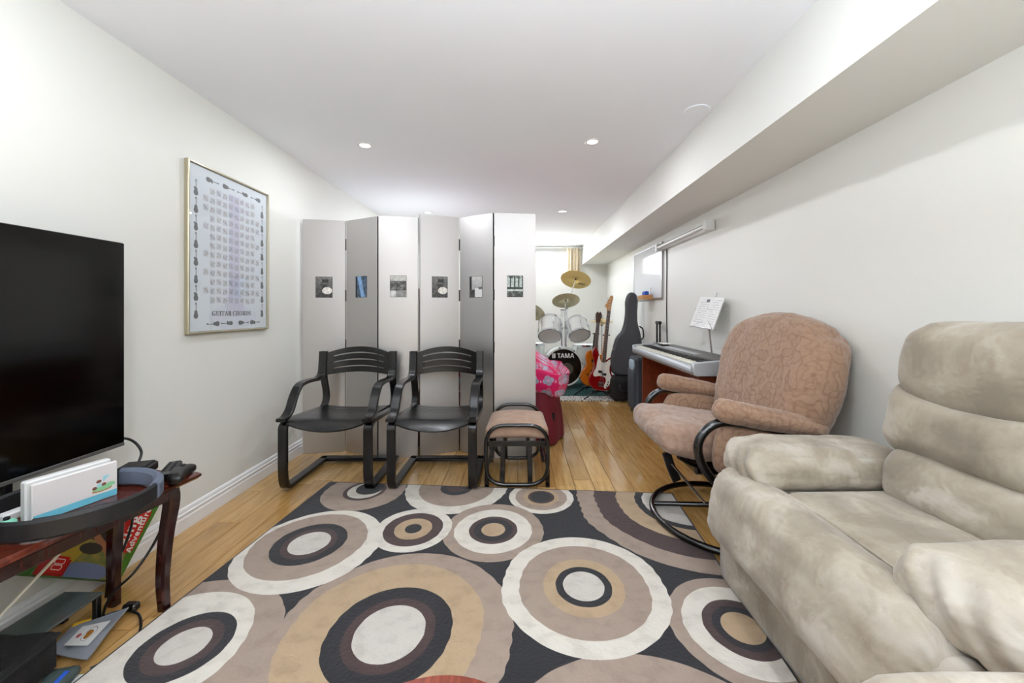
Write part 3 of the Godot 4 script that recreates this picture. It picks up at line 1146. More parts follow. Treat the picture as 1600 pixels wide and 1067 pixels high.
# ================================================================ the beige recliner
func build_recliner() -> void:
	var o := Vector3(1.15, 0, -1.15)
	var t := thing("recliner", "large beige suede recliner with plump arms and a rolled leg rest along its front", "recliner", o)
	var s := S()
	pillow(s, Vector3(0.68, 0.384, 0.945), 0.014, 12, Vector3.ZERO, null, T(Vector3(1.178, 0.206, -1.15) - o))
	obj("base", s, M.suede, t)
	for p in [[0.92, -1.55], [0.92, -0.75], [1.46, -1.55], [1.46, -0.75]]:
		s = S()
		disc(s, 0.025, 0.024, 0.004, 14, T(Vector3(p[0], 0, p[1]) - o))
		obj("foot", s, M.black_plastic, t)
	# leg rest: a long roll, gathered at both ends
	s = S()
	pillow(s, Vector3(0.175, 0.315, 0.87), 0.085, 34, Vector3(0.02, 0, 0.0), func(q: Vector3, p: Vector3) -> Vector3:
		var e := maxf(0.0, absf(p.z) - 0.86) / 0.14
		var ang := atan2(q.y, q.x * 2.0)
		var pleat := sin(ang * 26.0) * 0.004 * e
		var n := noise.get_noise_3d(q.x * 6, q.y * 6, q.z * 4) * 0.008 + noise.get_noise_3d(q.x * 16, q.y * 9, q.z * 14 + 5) * 0.0015
		q.y += 0.012 * (1.0 - p.z * p.z)
		return q + Vector3(p.x, p.y, 0).normalized() * (n + pleat), T(Vector3(0.862, 0.338, -1.192) - o, Vector3(0, 0, -0.20)))
	obj("leg_rest", s, M.suede, t)
	s = S()
	pillow(s, Vector3(0.125, 0.22, 0.05), 0.024, 14, Vector3(0, 0, 0.012), func(q: Vector3, p: Vector3) -> Vector3:
		q.y *= sqrt(1.0 - 0.45 * p.x * p.x)
		q.x *= sqrt(1.0 - 0.45 * p.y * p.y)
		return q, T(Vector3(0.858, 0.338, -0.752) - o, Vector3(0, 0, -0.20)))
	obj("end_disc", s, M.suede, t)
	# seat
	s = S()
	pillow(s, Vector3(0.47, 0.19, 0.50), 0.05, 22, Vector3(0, 0.018, 0), wrinkled(0.006, 4.0), T(Vector3(1.165, 0.392, -1.15) - o, Vector3(0, 0, 0.02)))
	obj("seat", s, M.suede, t)
	for e in [[Vector3(0.932, 0.484, -1.40), Vector3(0.930, 0.494, -1.15), Vector3(0.932, 0.486, -0.80)]]:
		s = S()
		tube(s, path([e[0] - o, e[1] - o, e[2] - o], 8), 0.0045, 8)
		obj("piping", s, M.suede, t)
	# arms: soft pads over upholstered fronts
	for sz in [-1, 1]:
		var z: float = -1.15 + sz * 0.372
		s = S()
		pillow(s, Vector3(0.54, 0.48, 0.20), 0.04, 16, Vector3(0.01, 0, 0.01), wrinkled(0.006, 6.0, sz * 3.0), T(Vector3(1.19, 0.265, z) - o))
		obj("arm_body", s, M.suede, t)
		s = S()
		pillow(s, Vector3(0.60, 0.150, 0.265), 0.060, 32, Vector3(0.0, 0.012, 0.012), func(q: Vector3, p: Vector3) -> Vector3:
			var e := maxf(0.0, -p.x - 0.5) * 2.0
			q.y -= 0.016 * e * e
			var ang := q.z * 9.0 + q.y * 7.0
			var n := noise.get_noise_3d(q.x * 5, q.y * 5 + sz, q.z * 5) * 0.009 + noise.get_noise_3d(q.x * 4, q.y * 15, q.z * 15) * 0.006
			return q + p.normalized() * (n + sin(ang * 9.0) * 0.0055 * e), T(Vector3(1.155, 0.530, z) - o))
		obj("arm_pad", s, M.suede, t)
	# back: shell, lumbar roll, middle roll and head roll
	s = S()
	pillow(s, Vector3(0.11, 0.92, 0.50), 0.05, 12, Vector3.ZERO, null, T(Vector3(1.50, 0.56, -1.15) - o, Vector3(0, 0, -0.06)))
	obj("back_shell", s, M.suede, t)
	for e in [["lumbar_roll", 1.395, 0.545, 0.24, 0.235, 0.50, 0.09, -0.12, 0.02], ["middle_roll", 1.430, 0.745, 0.23, 0.275, 0.56, 0.085, -0.16, 0.022], ["head_roll", 1.450, 0.955, 0.20, 0.285, 0.53, 0.085, -0.10, 0.02]]:
		s = S()
		var head: bool = e[0] == "head_roll"
		pillow(s, Vector3(e[3], e[4], e[5]), e[6], 26, Vector3(e[8], 0, 0), func(q: Vector3, p: Vector3) -> Vector3:
			if head:
				q.z *= 1.0 - 0.17 * maxf(0.0, p.y) * maxf(0.0, p.y)
				q.y -= 0.045 * maxf(0.0, -p.y) * (1.0 - p.z * p.z)
				q.y *= 1.0 - 0.06 * p.z * p.z * maxf(0.0, p.y)
			elif e[0] == "middle_roll":
				q.y -= 0.05 * maxf(0.0, p.y) * (1.0 - p.z * p.z)
			var n := noise.get_noise_3d(q.x * 5, q.y * 5 + e[2] * 9.0, q.z * 5) * 0.007 + noise.get_noise_3d(q.x * 14, q.y * 14, q.z * 7 + e[1]) * 0.0015
			return q + p.normalized() * n, T(Vector3(e[1], e[2], -1.15) - o, Vector3(0, 0, e[7])))
		obj(e[0], s, M.suede, t)


# ================================================================ television, side table and what lies there
func el(im: Image, cx: float, cy: float, rx: float, ry: float, c: Color) -> void:
	for y in range(maxi(0, int(cy - ry)), mini(im.get_height(), int(cy + ry) + 1)):
		var k := (y + 0.5 - cy) / ry
		var dx := rx * sqrt(maxf(0.0, 1.0 - k * k))
		var x0 := maxi(0, int(round(cx - dx)))
		var x1 := mini(im.get_width(), int(round(cx + dx)))
		if x1 > x0:
			im.fill_rect(Rect2i(x0, y, x1 - x0, 1), c)


func build_tv_corner() -> void:
	var TH := 0.50
	var t := thing("television", "large flat black television standing on the side table by the left wall", "television", Vector3(-1.60, 0.5, -1.21))
	var s := S()
	span(s, Vector3(-0.035, 0.084, -0.343), Vector3(-0.002, 0.902, 1.09), 0.003)
	obj("casing", s, M.black_plastic, t)
	s = S()
	span(s, Vector3(-0.003, 0.100, -0.340), Vector3(0.0005, 0.899, 1.087), 0.0)
	obj("screen", s, M.tv_glass, t)
	s = S()
	span(s, Vector3(-0.003, 0.086, -0.341), Vector3(0.002, 0.0985, 1.088), 0.001)
	obj("lower_bezel", s, M.dark_silver, t)
	for z in [0.0, 0.75]:
		s = S()
		span(s, Vector3(-0.03, 0.008, z - 0.012), Vector3(-0.012, 0.10, z + 0.012), 0.003)
		span(s, Vector3(-0.035, 0.0, z - 0.012), Vector3(-0.008, 0.012, z + 0.012), 0.003)
		obj("foot", s, M.black_plastic, t)
	# table: rotated a few degrees, thin dark cherry top, shaped legs
	var tr := deg_to_rad(-6.0)
	var tb := thing("side_table", "small dark cherry side table with curved legs under the television", "table", Vector3(-1.25, 0, -1.506), tr)
	s = S()
	# local: x from the front edge to the wall is negative, z towards the camera positive
	extrude(s, PackedVector2Array([Vector2(0, 0), Vector2(0, -1.12), Vector2(-0.345, -1.12), Vector2(-0.345, 0)]), 0.026, 0.009, Transform3D(Basis(Vector3(1, 0, 0), Vector3(0, 0, -1), Vector3(0, 1, 0)), Vector3(0, TH - 0.013, 0)))
	obj("tabletop", s, M.cherry, tb)
	s = S()
	span(s, Vector3(-0.31, TH - 0.075, 0.05), Vector3(-0.045, TH - 0.026, 0.07), 0.002)
	span(s, Vector3(-0.06, TH - 0.075, 0.05), Vector3(-0.04, TH - 0.026, 1.07), 0.002)
	span(s, Vector3(-0.32, TH - 0.075, 0.05), Vector3(-0.30, TH - 0.026, 1.07), 0.002)
	obj("apron", s, M.dark_cherry, tb)
	for p in [Vector2(-0.092, 0.06), Vector2(-0.305, 0.06), Vector2(-0.092, 1.06), Vector2(-0.305, 1.06)]:
		s = S()
		var out := 1.0 if p.x > -0.2 else 0.25
		sweep(s, path([Vector3(p.x + 0.012 * out, TH - 0.026, p.y), Vector3(p.x + 0.022 * out, TH - 0.09, p.y - 0.006), Vector3(p.x + 0.006 * out, 0.28, p.y), Vector3(p.x - 0.004 * out, 0.12, p.y + 0.004), Vector3(p.x + 0.002, 0.0, p.y + 0.004)], 5), flat(0.046, 0.042, 0.008), Vector3(1, 0, 0), false, false, func(k: float) -> float: return lerpf(1.1, 0.72, k))
		obj("leg", s, M.dark_cherry, tb)
	# console dock
	var dk := thing("console_dock", "white game console dock with a blue stripe and island picture on the side table", "game console", Vector3(-1.408, TH, -1.2225), atan2(0.197, -0.0001) - PI / 2 + 0.0)
	dk.basis = Basis(Vector3(0.054, 0, -0.189).normalized(), Vector3.UP, Vector3(0.189, 0, 0.054).normalized())
	s = S()
	box(s, Vector3(0, 0.058, -0.006), Vector3(0.196, 0.116, 0.013), 0.003)
	obj("front_shell", s, M.white_plastic, dk)
	s = S()
	box(s, Vector3(-0.002, 0.0605, -0.041), Vector3(0.196, 0.121, 0.027), 0.004)
	obj("back_shell", s, M.white_plastic, dk)
	s = S()
	box(s, Vector3(0.0, 0.012, -0.020), Vector3(0.19, 0.022, 0.02), 0.002)
	box(s, Vector3(-0.0905, 0.055, -0.020), Vector3(0.006, 0.09, 0.012), 0.002)
	obj("slot", s, M.white_plastic, dk)
	var im := Image.create(256, 150, false, Image.FORMAT_RGB8)
	im.fill(Color(0.90, 0.885, 0.88))
	im.fill_rect(Rect2i(0, 122, 256, 28), Color(0.42, 0.74, 0.82))
	el(im, 205, 106, 34, 8, Color(0.72, 0.50, 0.33))
	el(im, 206, 99, 33, 10, Color(0.55, 0.80, 0.60))
	el(im, 232, 92, 18, 10, Color(0.55, 0.80, 0.60))
	el(im, 196, 84, 9, 8, Color(0.66, 0.88, 0.88))
	for p in [[194, 66, 9], [180, 92, 8], [211, 84, 8]]:
		el(im, p[0], p[1], p[2], 7, Color(0.47, 0.30, 0.24))
	for i in 24:
		im.fill_rect(Rect2i(208, 48 + i, 24 - i, 1), Color(0.62, 0.86, 0.90))
	s = S()
	face(s, Vector3(-0.096, 0.113, 0.0008), Vector3(0.096, 0.113, 0.0008), Vector3(0.096, 0.002, 0.0008), Vector3(-0.096, 0.002, 0.0008))
	obj("front_print", s, printed("dock_print", im, 0.35), dk)
	# exercise ring
	var rg := thing("exercise_ring", "black flexible exercise ring with grey grips lying over the edge of the side table", "exercise ring", Vector3(-1.396, TH + 0.003, -1.207))
	s = S()
	var loop := []
	for i in 56:
		loop.append(Vector3(cos(TAU * i / 56) * 0.200, 0.029, sin(TAU * i / 56) * 0.176))
	sweep(s, PackedVector3Array(loop), flat(0.016, 0.056, 0.006), Vector3.ZERO, true, false)
	obj("band", s, M.dark_rubber, rg)
	for e in [[-1.75, -0.35, "blue_grey", 0.026], [0.45, 1.2, "dark_rubber", 0.023]]:
		s = S()
		var arc := []
		for i in 15:
			var a := lerpf(e[0], e[1], i / 14.0)
			arc.append(Vector3(cos(a) * 0.200, 0.031, sin(a) * 0.176))
		sweep(s, PackedVector3Array(arc), flat(e[3], 0.060, 0.009), Vector3.ZERO, false, false)
		obj("grip", s, M[e[2]], rg)
	# small black devices at the far end of the table
	t = thing("set_top_box", "small flat black device box on the table behind the ring", "device", Vector3(-1.475, TH, -1.475), 0.3)
	s = S()
	box(s, Vector3(0, 0.018, 0), Vector3(0.10, 0.034, 0.085), 0.005)
	obj("casing", s, M.black_plastic, t)
	s = S()
	box(s, Vector3(0, 0.037, 0), Vector3(0.085, 0.006, 0.07), 0.002)
	obj("lid", s, M.dark_rubber, t)
	t = thing("remote_control", "black remote control with buttons at the far corner of the side table", "remote control", Vector3(-1.345, TH, -1.475), 0.5)
	s = S()
	box(s, Vector3(0, 0.016, 0), Vector3(0.045, 0.03, 0.135), 0.006)
	obj("casing", s, M.black_plastic, t)
	s = S()
	for i in 6:
		for j in 2:
			box(s, Vector3(-0.01 + 0.02 * j, 0.0315, -0.045 + 0.017 * i), Vector3(0.010, 0.004, 0.008), 0.001)
	obj("button", s, M.dark_rubber, t)
	t = thing("game_controller", "rounded black game controller lying in front of the remote control", "game controller", Vector3(-1.275, TH, -1.435), 0.35)
	s = S()
	pillow(s, Vector3(0.05, 0.036, 0.125), 0.017, 12, Vector3(0, 0.004, 0.004), func(q: Vector3, p: Vector3) -> Vector3: return q + Vector3(0.012 * p.z * p.z, 0, 0), T(Vector3(0, 0.0185, 0)))
	obj("shell", s, M.black_plastic, t)
	s = S()
	disc(s, 0.008, 0.006, 0.001, 12, T(Vector3(0, 0.038, -0.03)))
	obj("thumbstick", s, M.dark_rubber, t)
	t = thing("handheld_controller", "mint green handheld game controller at the left end of the white dock", "game controller", Vector3(-1.483, TH, -1.092), 0.2)
	s = S()
	pillow(s, Vector3(0.034, 0.024, 0.075), 0.011, 10, Vector3.ZERO, null, T(Vector3(0, 0.012, 0)))
	obj("shell", s, mat("mint", Color(0.55, 0.85, 0.74), 0.4), t)
	s = S()
	disc(s, 0.007, 0.008, 0.001, 12, T(Vector3(0, 0.024, -0.02)))
	obj("thumbstick", s, M.black_plastic, t)
	t = thing("white_charger", "white charging plug with its cable on the table under the television", "charger", Vector3(-1.53, TH, -1.17), -0.1)
	s = S()
	box(s, Vector3(0, 0.014, 0), Vector3(0.03, 0.026, 0.08), 0.005)
	obj("plug", s, M.white_plastic, t)
	s = S()
	tube(s, path([Vector3(0, 0.012, 0.04), Vector3(0.005, 0.006, 0.06), Vector3(0.0, 0.005, 0.075)], 6), 0.003, 6)
	obj("cable", s, M.white_plastic, t)
	# board game box tilted against the wall under the table
	build_game_box()
	# on the floor
	t = thing("equipment_case", "flat black textured case on the floor below the side table", "case", Vector3(-1.545, 0, -0.98), 0.17)
	s = S()
	box(s, Vector3(0, 0.062, 0), Vector3(0.25, 0.124, 0.44), 0.012)
	obj("body", s, mat("black_grain", Color(0.045, 0.045, 0.045), 0.8), t)
	relief(M.black_grain, ntex(0.2, [], 256), 0.3)
	M.black_grain.uv1_triplanar = true
	M.black_grain.uv1_scale = Vector3(4, 4, 4)
	s = S()
	box(s, Vector3(0, 0.105, 0), Vector3(0.256, 0.014, 0.446), 0.004)
	obj("rim", s, M.black_plastic, t)
	t = thing("glass_shelf", "low grey glass shelf on the floor in front of the tilted game box", "shelf", Vector3(-1.595, 0, -1.312))
	s = S()
	box(s, Vector3(0, 0.098, 0), Vector3(0.145, 0.008, 0.185), 0.002)
	obj("shelf_board", s, mat("grey_glass", Color(0.30, 0.33, 0.32), 0.08), t)
	for x in [-0.06, 0.06]:
		for z in [-0.08, 0.08]:
			s = S()
			box(s, Vector3(x, 0.047, z), Vector3(0.018, 0.094, 0.018), 0.002)
			obj("foot", s, M.black_plastic, t)
	s = S()
	tube(s, PackedVector3Array([Vector3(-1.51, 0.127, -0.93), Vector3(-1.50, 0.430, -1.395)]), 0.0045, 8)
	tag(obj("white_stick", s, M.ivory), "thin white stick leaning up from the black case towards the table", "stick")
	# mailing pouch with a sticker
	t = thing("mailing_pouch", "silver grey plastic mailing pouch with a white sticker on the floor by the rug", "pouch", Vector3(-1.475, 0, -1.305))
	s = S()
	var pouch := func(u: float, v: float) -> Vector3:
		var a := Vector3(-0.113, 0.006, -0.056).lerp(Vector3(0.043, 0.030, -0.099), u)
		var b := Vector3(-0.065, 0.006, 0.049).lerp(Vector3(0.106, 0.012, 0.092), u)
		var p := a.lerp(b, v)
		p.y += 0.006 * sin(u * 7.0 + v * 3.0) * sin(v * PI) + 0.01 * u * u + 0.004
		return p
	sheet(s, pouch, 0, 1, 0, 1, 14, 12, 0.004)
	obj("bag", s, mat("pouch_film", Color(0.62, 0.64, 0.67), 0.3, 0.2), t)
	im = Image.create(128, 96, false, Image.FORMAT_RGB8)
	im.fill(Color(0.93, 0.93, 0.92))
	el(im, 76, 44, 26, 30, Color(0.45, 0.45, 0.45))
	el(im, 76, 44, 24, 28, Color(0.95, 0.95, 0.94))
	el(im, 76, 46, 15, 19, Color(0.66, 0.44, 0.12))
	el(im, 66, 34, 8, 9, Color(0.62, 0.38, 0.10))
	el(im, 30, 48, 10, 12, Color(0.72, 0.30, 0.32))
	var sp: Array = []
	for e in [[0.28, 0.22], [0.86, 0.28], [0.80, 0.80], [0.20, 0.76]]:
		sp.append(pouch.call(e[0], e[1]) + Vector3(0, 0.006, 0))
	s = S()
	face(s, sp[0], sp[1], sp[2], sp[3])
	obj("sticker", s, printed("sticker_print", im), t)
	t = thing("snack_pack", "small clear and green plastic pack with a blue strip beside the black case", "pack", Vector3(-1.385, 0, -1.135), 0.25)
	s = S()
	pillow(s, Vector3(0.075, 0.035, 0.11), 0.015, 10, Vector3(0, 0.006, 0), wrinkled(0.004, 20.0), T(Vector3(0, 0.019, 0)))
	obj("pack", s, mat("pack_film", Color(0.25, 0.30, 0.29), 0.2), t)
	s = S()
	box(s, Vector3(0.022, 0.041, 0.015), Vector3(0.012, 0.005, 0.07), 0.001)
	obj("strip", s, M.blue, t)
	s = S()
	box(s, Vector3(-1.32, 0.002, -1.165), Vector3(0.09, 0.002, 0.05), 0.0)
	tag(obj("paper_slip", s, M.paper), "small white slip of paper on the floor at the edge of the rug", "paper")
	# cables
	s = S()
	tube(s, path([Vector3(-1.44, 0.470, -1.53), Vector3(-1.405, 0.42, -1.535), Vector3(-1.395, 0.28, -1.49), Vector3(-1.40, 0.185, -1.40), Vector3(-1.47, 0.11, -1.385), Vector3(-1.52, 0.02, -1.40), Vector3(-1.50, 0.008, -1.42), Vector3(-1.466, 0.008, -1.41)], 8), 0.0045, 8)
	tag(obj("power_cable", s, M.black_plastic), "black cable hanging in a loop from the far end of the side table", "cable")
	t = thing("floor_cable", "black cable with plug and yellow connector looped on the floor round the pouch", "cable", Vector3(-1.40, 0, -1.33))
	s = S()
	tube(s, path([Vector3(-0.155, 0.010, -0.054), Vector3(-0.10, 0.006, -0.105), Vector3(-0.02, 0.006, -0.095), Vector3(0.055, 0.006, -0.03), Vector3(0.095, 0.006, 0.04), Vector3(0.075, 0.006, 0.09), Vector3(0.05, 0.006, 0.125)], 8), 0.0042, 8)
	obj("cord", s, M.black_plastic, t)
	s = S()
	tube(s, PackedVector3Array([Vector3(-0.185, 0.012, -0.03), Vector3(-0.15, 0.010, -0.058)]), 0.008, 10)
	obj("connector", s, M.yellow, t)
	s = S()
	box(s, Vector3(-0.064, 0.016, -0.115), Vector3(0.05, 0.028, 0.03), 0.006)
	obj("plug", s, M.black_plastic, t)
	s = S()
	tube(s, path([Vector3(-1.56, 0.42, -1.535), Vector3(-1.545, 0.30, -1.53), Vector3(-1.55, 0.20, -1.50), Vector3(-1.59, 0.12, -1.49), Vector3(-1.62, 0.01, -1.50)], 8), 0.0045, 8)
	tag(obj("leg_cable", s, M.black_plastic), "black cable running down behind the wall-side leg of the side table", "cable")
	s = S()
	tube(s, path([Vector3(-1.645, 0.62, -1.50), Vector3(-1.62, 0.60, -1.585), Vector3(-1.58, 0.545, -1.60), Vector3(-1.50, 0.515, -1.50)], 8), 0.005, 8)
	tag(obj("tv_cable", s, M.black_plastic), "short black cable drooping from the back of the television to the table", "cable")


func build_game_box() -> void:
	var im := Image.create(360, 300, false, Image.FORMAT_RGB8)
	for y in 300:
		for x in 360:
			var n := noise.get_noise_2d(x * 0.02, y * 0.02)
			im.set_pixel(x, y, Color(0.36, 0.43, 0.22).lerp(Color(0.58, 0.52, 0.25), clampf(0.5 + n, 0, 1)))
	el(im, 24, 150, 34, 90, Color(0.40, 0.46, 0.60))
	el(im, 110, 60, 80, 50, Color(0.70, 0.60, 0.20))
	el(im, 170, 150, 28, 90, Color(0.10, 0.10, 0.11))
	for k in 9:
		el(im, 90 + k * 9, 215 - k * 12, 13, 12, Color(0.62, 0.40, 0.27))
		el(im, 60 + k * 8, 240 - k * 5, 11, 10, Color(0.60, 0.38, 0.26))
	el(im, 150, 205, 24, 34, Color(0.74, 0.36, 0.14))
	el(im, 205, 190, 44, 30, Color(0.11, 0.11, 0.12))
	el(im, 110, 130, 22, 40, Color(0.12, 0.12, 0.13))
	el(im, 185, 110, 20, 16, Color(0.14, 0.11, 0.09))
	el(im, 120, 235, 40, 12, Color(0.50, 0.53, 0.60))
	im.fill_rect(Rect2i(0, 268, 360, 32), Color(0.25, 0.48, 0.14))
	im.fill_rect(Rect2i(280, 0, 80, 30), Color(0.25, 0.48, 0.14))
	im.fill_rect(Rect2i(0, 0, 60, 90), Color(0.62, 0.06, 0.06))
	# in its own plane: u along the bottom edge, v up; the bottom edge climbs away from the camera
	var t := thing("game_box", "colourful green and yellow game box with a red title patch tilted under the side table", "game box", Vector3(-1.655, 0.0, -1.525))
	var u := Vector3(0, 0.788, -0.616)
	var v := Vector3(0, 0.616, 0.788)
	t.basis = Basis(u, v, Vector3(1, 0, 0))
	t.position = Vector3(-1.690, 0.004, -1.593)
	var s := S()
	box(s, Vector3(0.155, 0.185, 0), Vector3(0.31, 0.37, 0.055), 0.002)
	obj("carton", s, mat("carton_green", Color(0.20, 0.40, 0.12), 0.5), t)
	s = S()
	face(s, Vector3(0.003, 0.367, 0.0285), Vector3(0.307, 0.367, 0.0285), Vector3(0.307, 0.003, 0.0285), Vector3(0.003, 0.003, 0.0285))
	obj("box_print", s, printed("box_print", im, 0.3), t)
	s = S()
	extrude(s, path2([Vector2(0.10, 0.035), Vector2(0.13, 0.022), Vector2(0.20, 0.025), Vector2(0.26, 0.030), Vector2(0.265, 0.09), Vector2(0.24, 0.125), Vector2(0.16, 0.128), Vector2(0.105, 0.11)], 4), 0.003, 0.0008, T(Vector3(0, 0, 0.0295)))
	obj("title_patch", s, M.red, t)
	var l := obj("title", letters("Ring", 0.040), M.lettering, t, T(Vector3(0.172, 0.088, 0.032)))
	l.rotation.z = 0.06
	l = obj("title", letters("Adventure", 0.024), M.lettering, t, T(Vector3(0.183, 0.046, 0.032)))
	l.rotation.z = 0.06
	s = S()
	sheet(s, func(a: float, b: float) -> Vector3: return Vector3(0.012 + 0.05 * a, 0.27 + 0.06 * b, 0.0292), 0, 1, 0, 1, 1, 1, 0.001)
	obj("badge", s, M.red, t)
	for x in [0.028, 0.046]:
		s = S()
		tube(s, rounded([Vector3(x - 0.007, 0.282, 0.0298), Vector3(x + 0.007, 0.282, 0.0298), Vector3(x + 0.007, 0.318, 0.0298), Vector3(x - 0.007, 0.318, 0.0298)], 0.006, 4, true), 0.0012, 5, true)
		obj("badge_mark", s, M.lettering, t)


# ================================================================ the framed chord chart
func chart_guitar(im: Image, x: float, y: float, d: Vector2, c: Color, k: int) -> void:
	var w := 11.5 if k % 3 != 2 else 10.0
	var up := d.x == 0
	el(im, x, y, w if up else 12.5, 12.5 if up else w, c)
	el(im, x + d.x * 14, y + d.y * 14, 8.5 if up else 10.0, 10.0 if up else 8.5, c)
	if k % 2 == 0:
		el(im, x + 7 * d.y + d.x * 21, y + 7 * d.x + d.y * 21, 4, 4, c)
	if up:
		im.fill_rect(Rect2i(int(x) - 1, int(minf(y, y + d.y * 54)), 3, 54), c)
		im.fill_rect(Rect2i(int(x) - 3, int(y + d.y * 54) - 3, 6, 9), c)
	else:
		im.fill_rect(Rect2i(int(minf(x, x + d.x * 54)), int(y) - 1, 54, 3), c)
		im.fill_rect(Rect2i(int(x + d.x * 54) - 5, int(y) - 3, 9, 6), c)


func build_poster() -> void:
	var im := Image.create(480, 720, false, Image.FORMAT_RGB8)
	im.fill(Color(0.87, 0.895, 0.92))
	var pale := Color(0.80, 0.80, 0.87)
	el(im, 250, 660, 150, 60, Color(0.84, 0.86, 0.905))
	im.fill_rect(Rect2i(222, 70, 64, 590), pale)
	el(im, 255, 600, 60, 60, pale)
	for r in 13:
		for c in 10:
			if c == 0 and r in [0, 3, 5, 6, 8, 10, 12]: continue
			if c == 9 and r in [0, 1, 4, 6, 8, 10, 12]: continue
			var x := 72 + c * 36
			var y := 72 + r * 41 + (3 if c % 2 else 0)
			im.fill_rect(Rect2i(x, y, 29, 31), Color(0.80, 0.815, 0.84) if not c in [4, 5] else Color(0.735, 0.74, 0.82))
			var ink := [Color(0.62, 0.62, 0.66), Color(0.62, 0.56, 0.54), Color(0.52, 0.54, 0.58), Color(0.66, 0.65, 0.58)][(r * 3 + c * 7) % 4] as Color
			for q in 4:
				im.fill_rect(Rect2i(x + 4 + q * 6, y + 6, 1, 20), Color(0.60, 0.61, 0.65))
			for q in 4:
				im.fill_rect(Rect2i(x + 4, y + 7 + q * 6, 19, 1), Color(0.60, 0.61, 0.65))
			for q in 3:
				el(im, x + 6 + ((r * 5 + c * 3 + q * 7) % 4) * 6, y + 10 + ((r + q * 2 + c) % 3) * 6, 4.2, 3.2, ink)
	var dark := Color(0.17, 0.17, 0.19)
	var green := Color(0.14, 0.25, 0.27)
	for k in 8:
		chart_guitar(im, 36, 120 + k * 76, Vector2(0, -1), green if k in [0, 5] else dark, k)
		chart_guitar(im, 446, 120 + k * 76, Vector2(0, -1), dark, k + 1)
	for k in 4:
		chart_guitar(im, 100 + k * 92 + (0 if k < 2 else 45), 42, Vector2(1 if k < 2 else -1, 0), dark, k)
		chart_guitar(im, 130 + k * 80 + (0 if k > 1 else 20), 690, Vector2(-1 if k < 2 else 1, 0), dark, k + 1)
	# local: x to the right along the wall, y up, z out from the wall
	var t := thing("chord_chart", "framed guitar chord chart with a border of small guitars on the left wall", "poster", Vector3(-1.74, 1.462, -2.305), PI / 2)
	var W := 0.640
	var H := 0.917
	var s := S()
	box(s, Vector3(0, 0, 0.006), Vector3(W - 0.01, H - 0.01, 0.010), 0.0)
	obj("backing", s, M.dark_ink, t)
	s = S()
	var a := W / 2 - 0.014
	var b := H / 2 - 0.014
	face(s, Vector3(-a, b, 0.0125), Vector3(a, b, 0.0125), Vector3(a, -b, 0.0125), Vector3(-a, -b, 0.0125))
	obj("chart_print", s, printed("chart_print", im, 0.5), t)
	obj("title", letters("GUITAR CHORDS", 0.026, true, true, 0.0008), M.dark_ink, t, T(Vector3(0.0, -0.350, 0.0135)))
	s = S()
	box(s, Vector3(0, 0, 0.017), Vector3(W - 0.022, H - 0.022, 0.002), 0.0)
	obj("pane", s, M.glass, t)
	for e in [[Vector3(-W / 2 + 0.006, 0, 0.012), Vector3(0.012, H, 0.024)], [Vector3(W / 2 - 0.006, 0, 0.012), Vector3(0.012, H, 0.024)], [Vector3(0, H / 2 - 0.006, 0.012), Vector3(W - 0.024, 0.012, 0.024)], [Vector3(0, -H / 2 + 0.006, 0.012), Vector3(W - 0.024, 0.012, 0.024)]]:
		s = S()
		box(s, e[0], e[1], 0.003)
		obj("frame_rail", s, M.champagne, t)


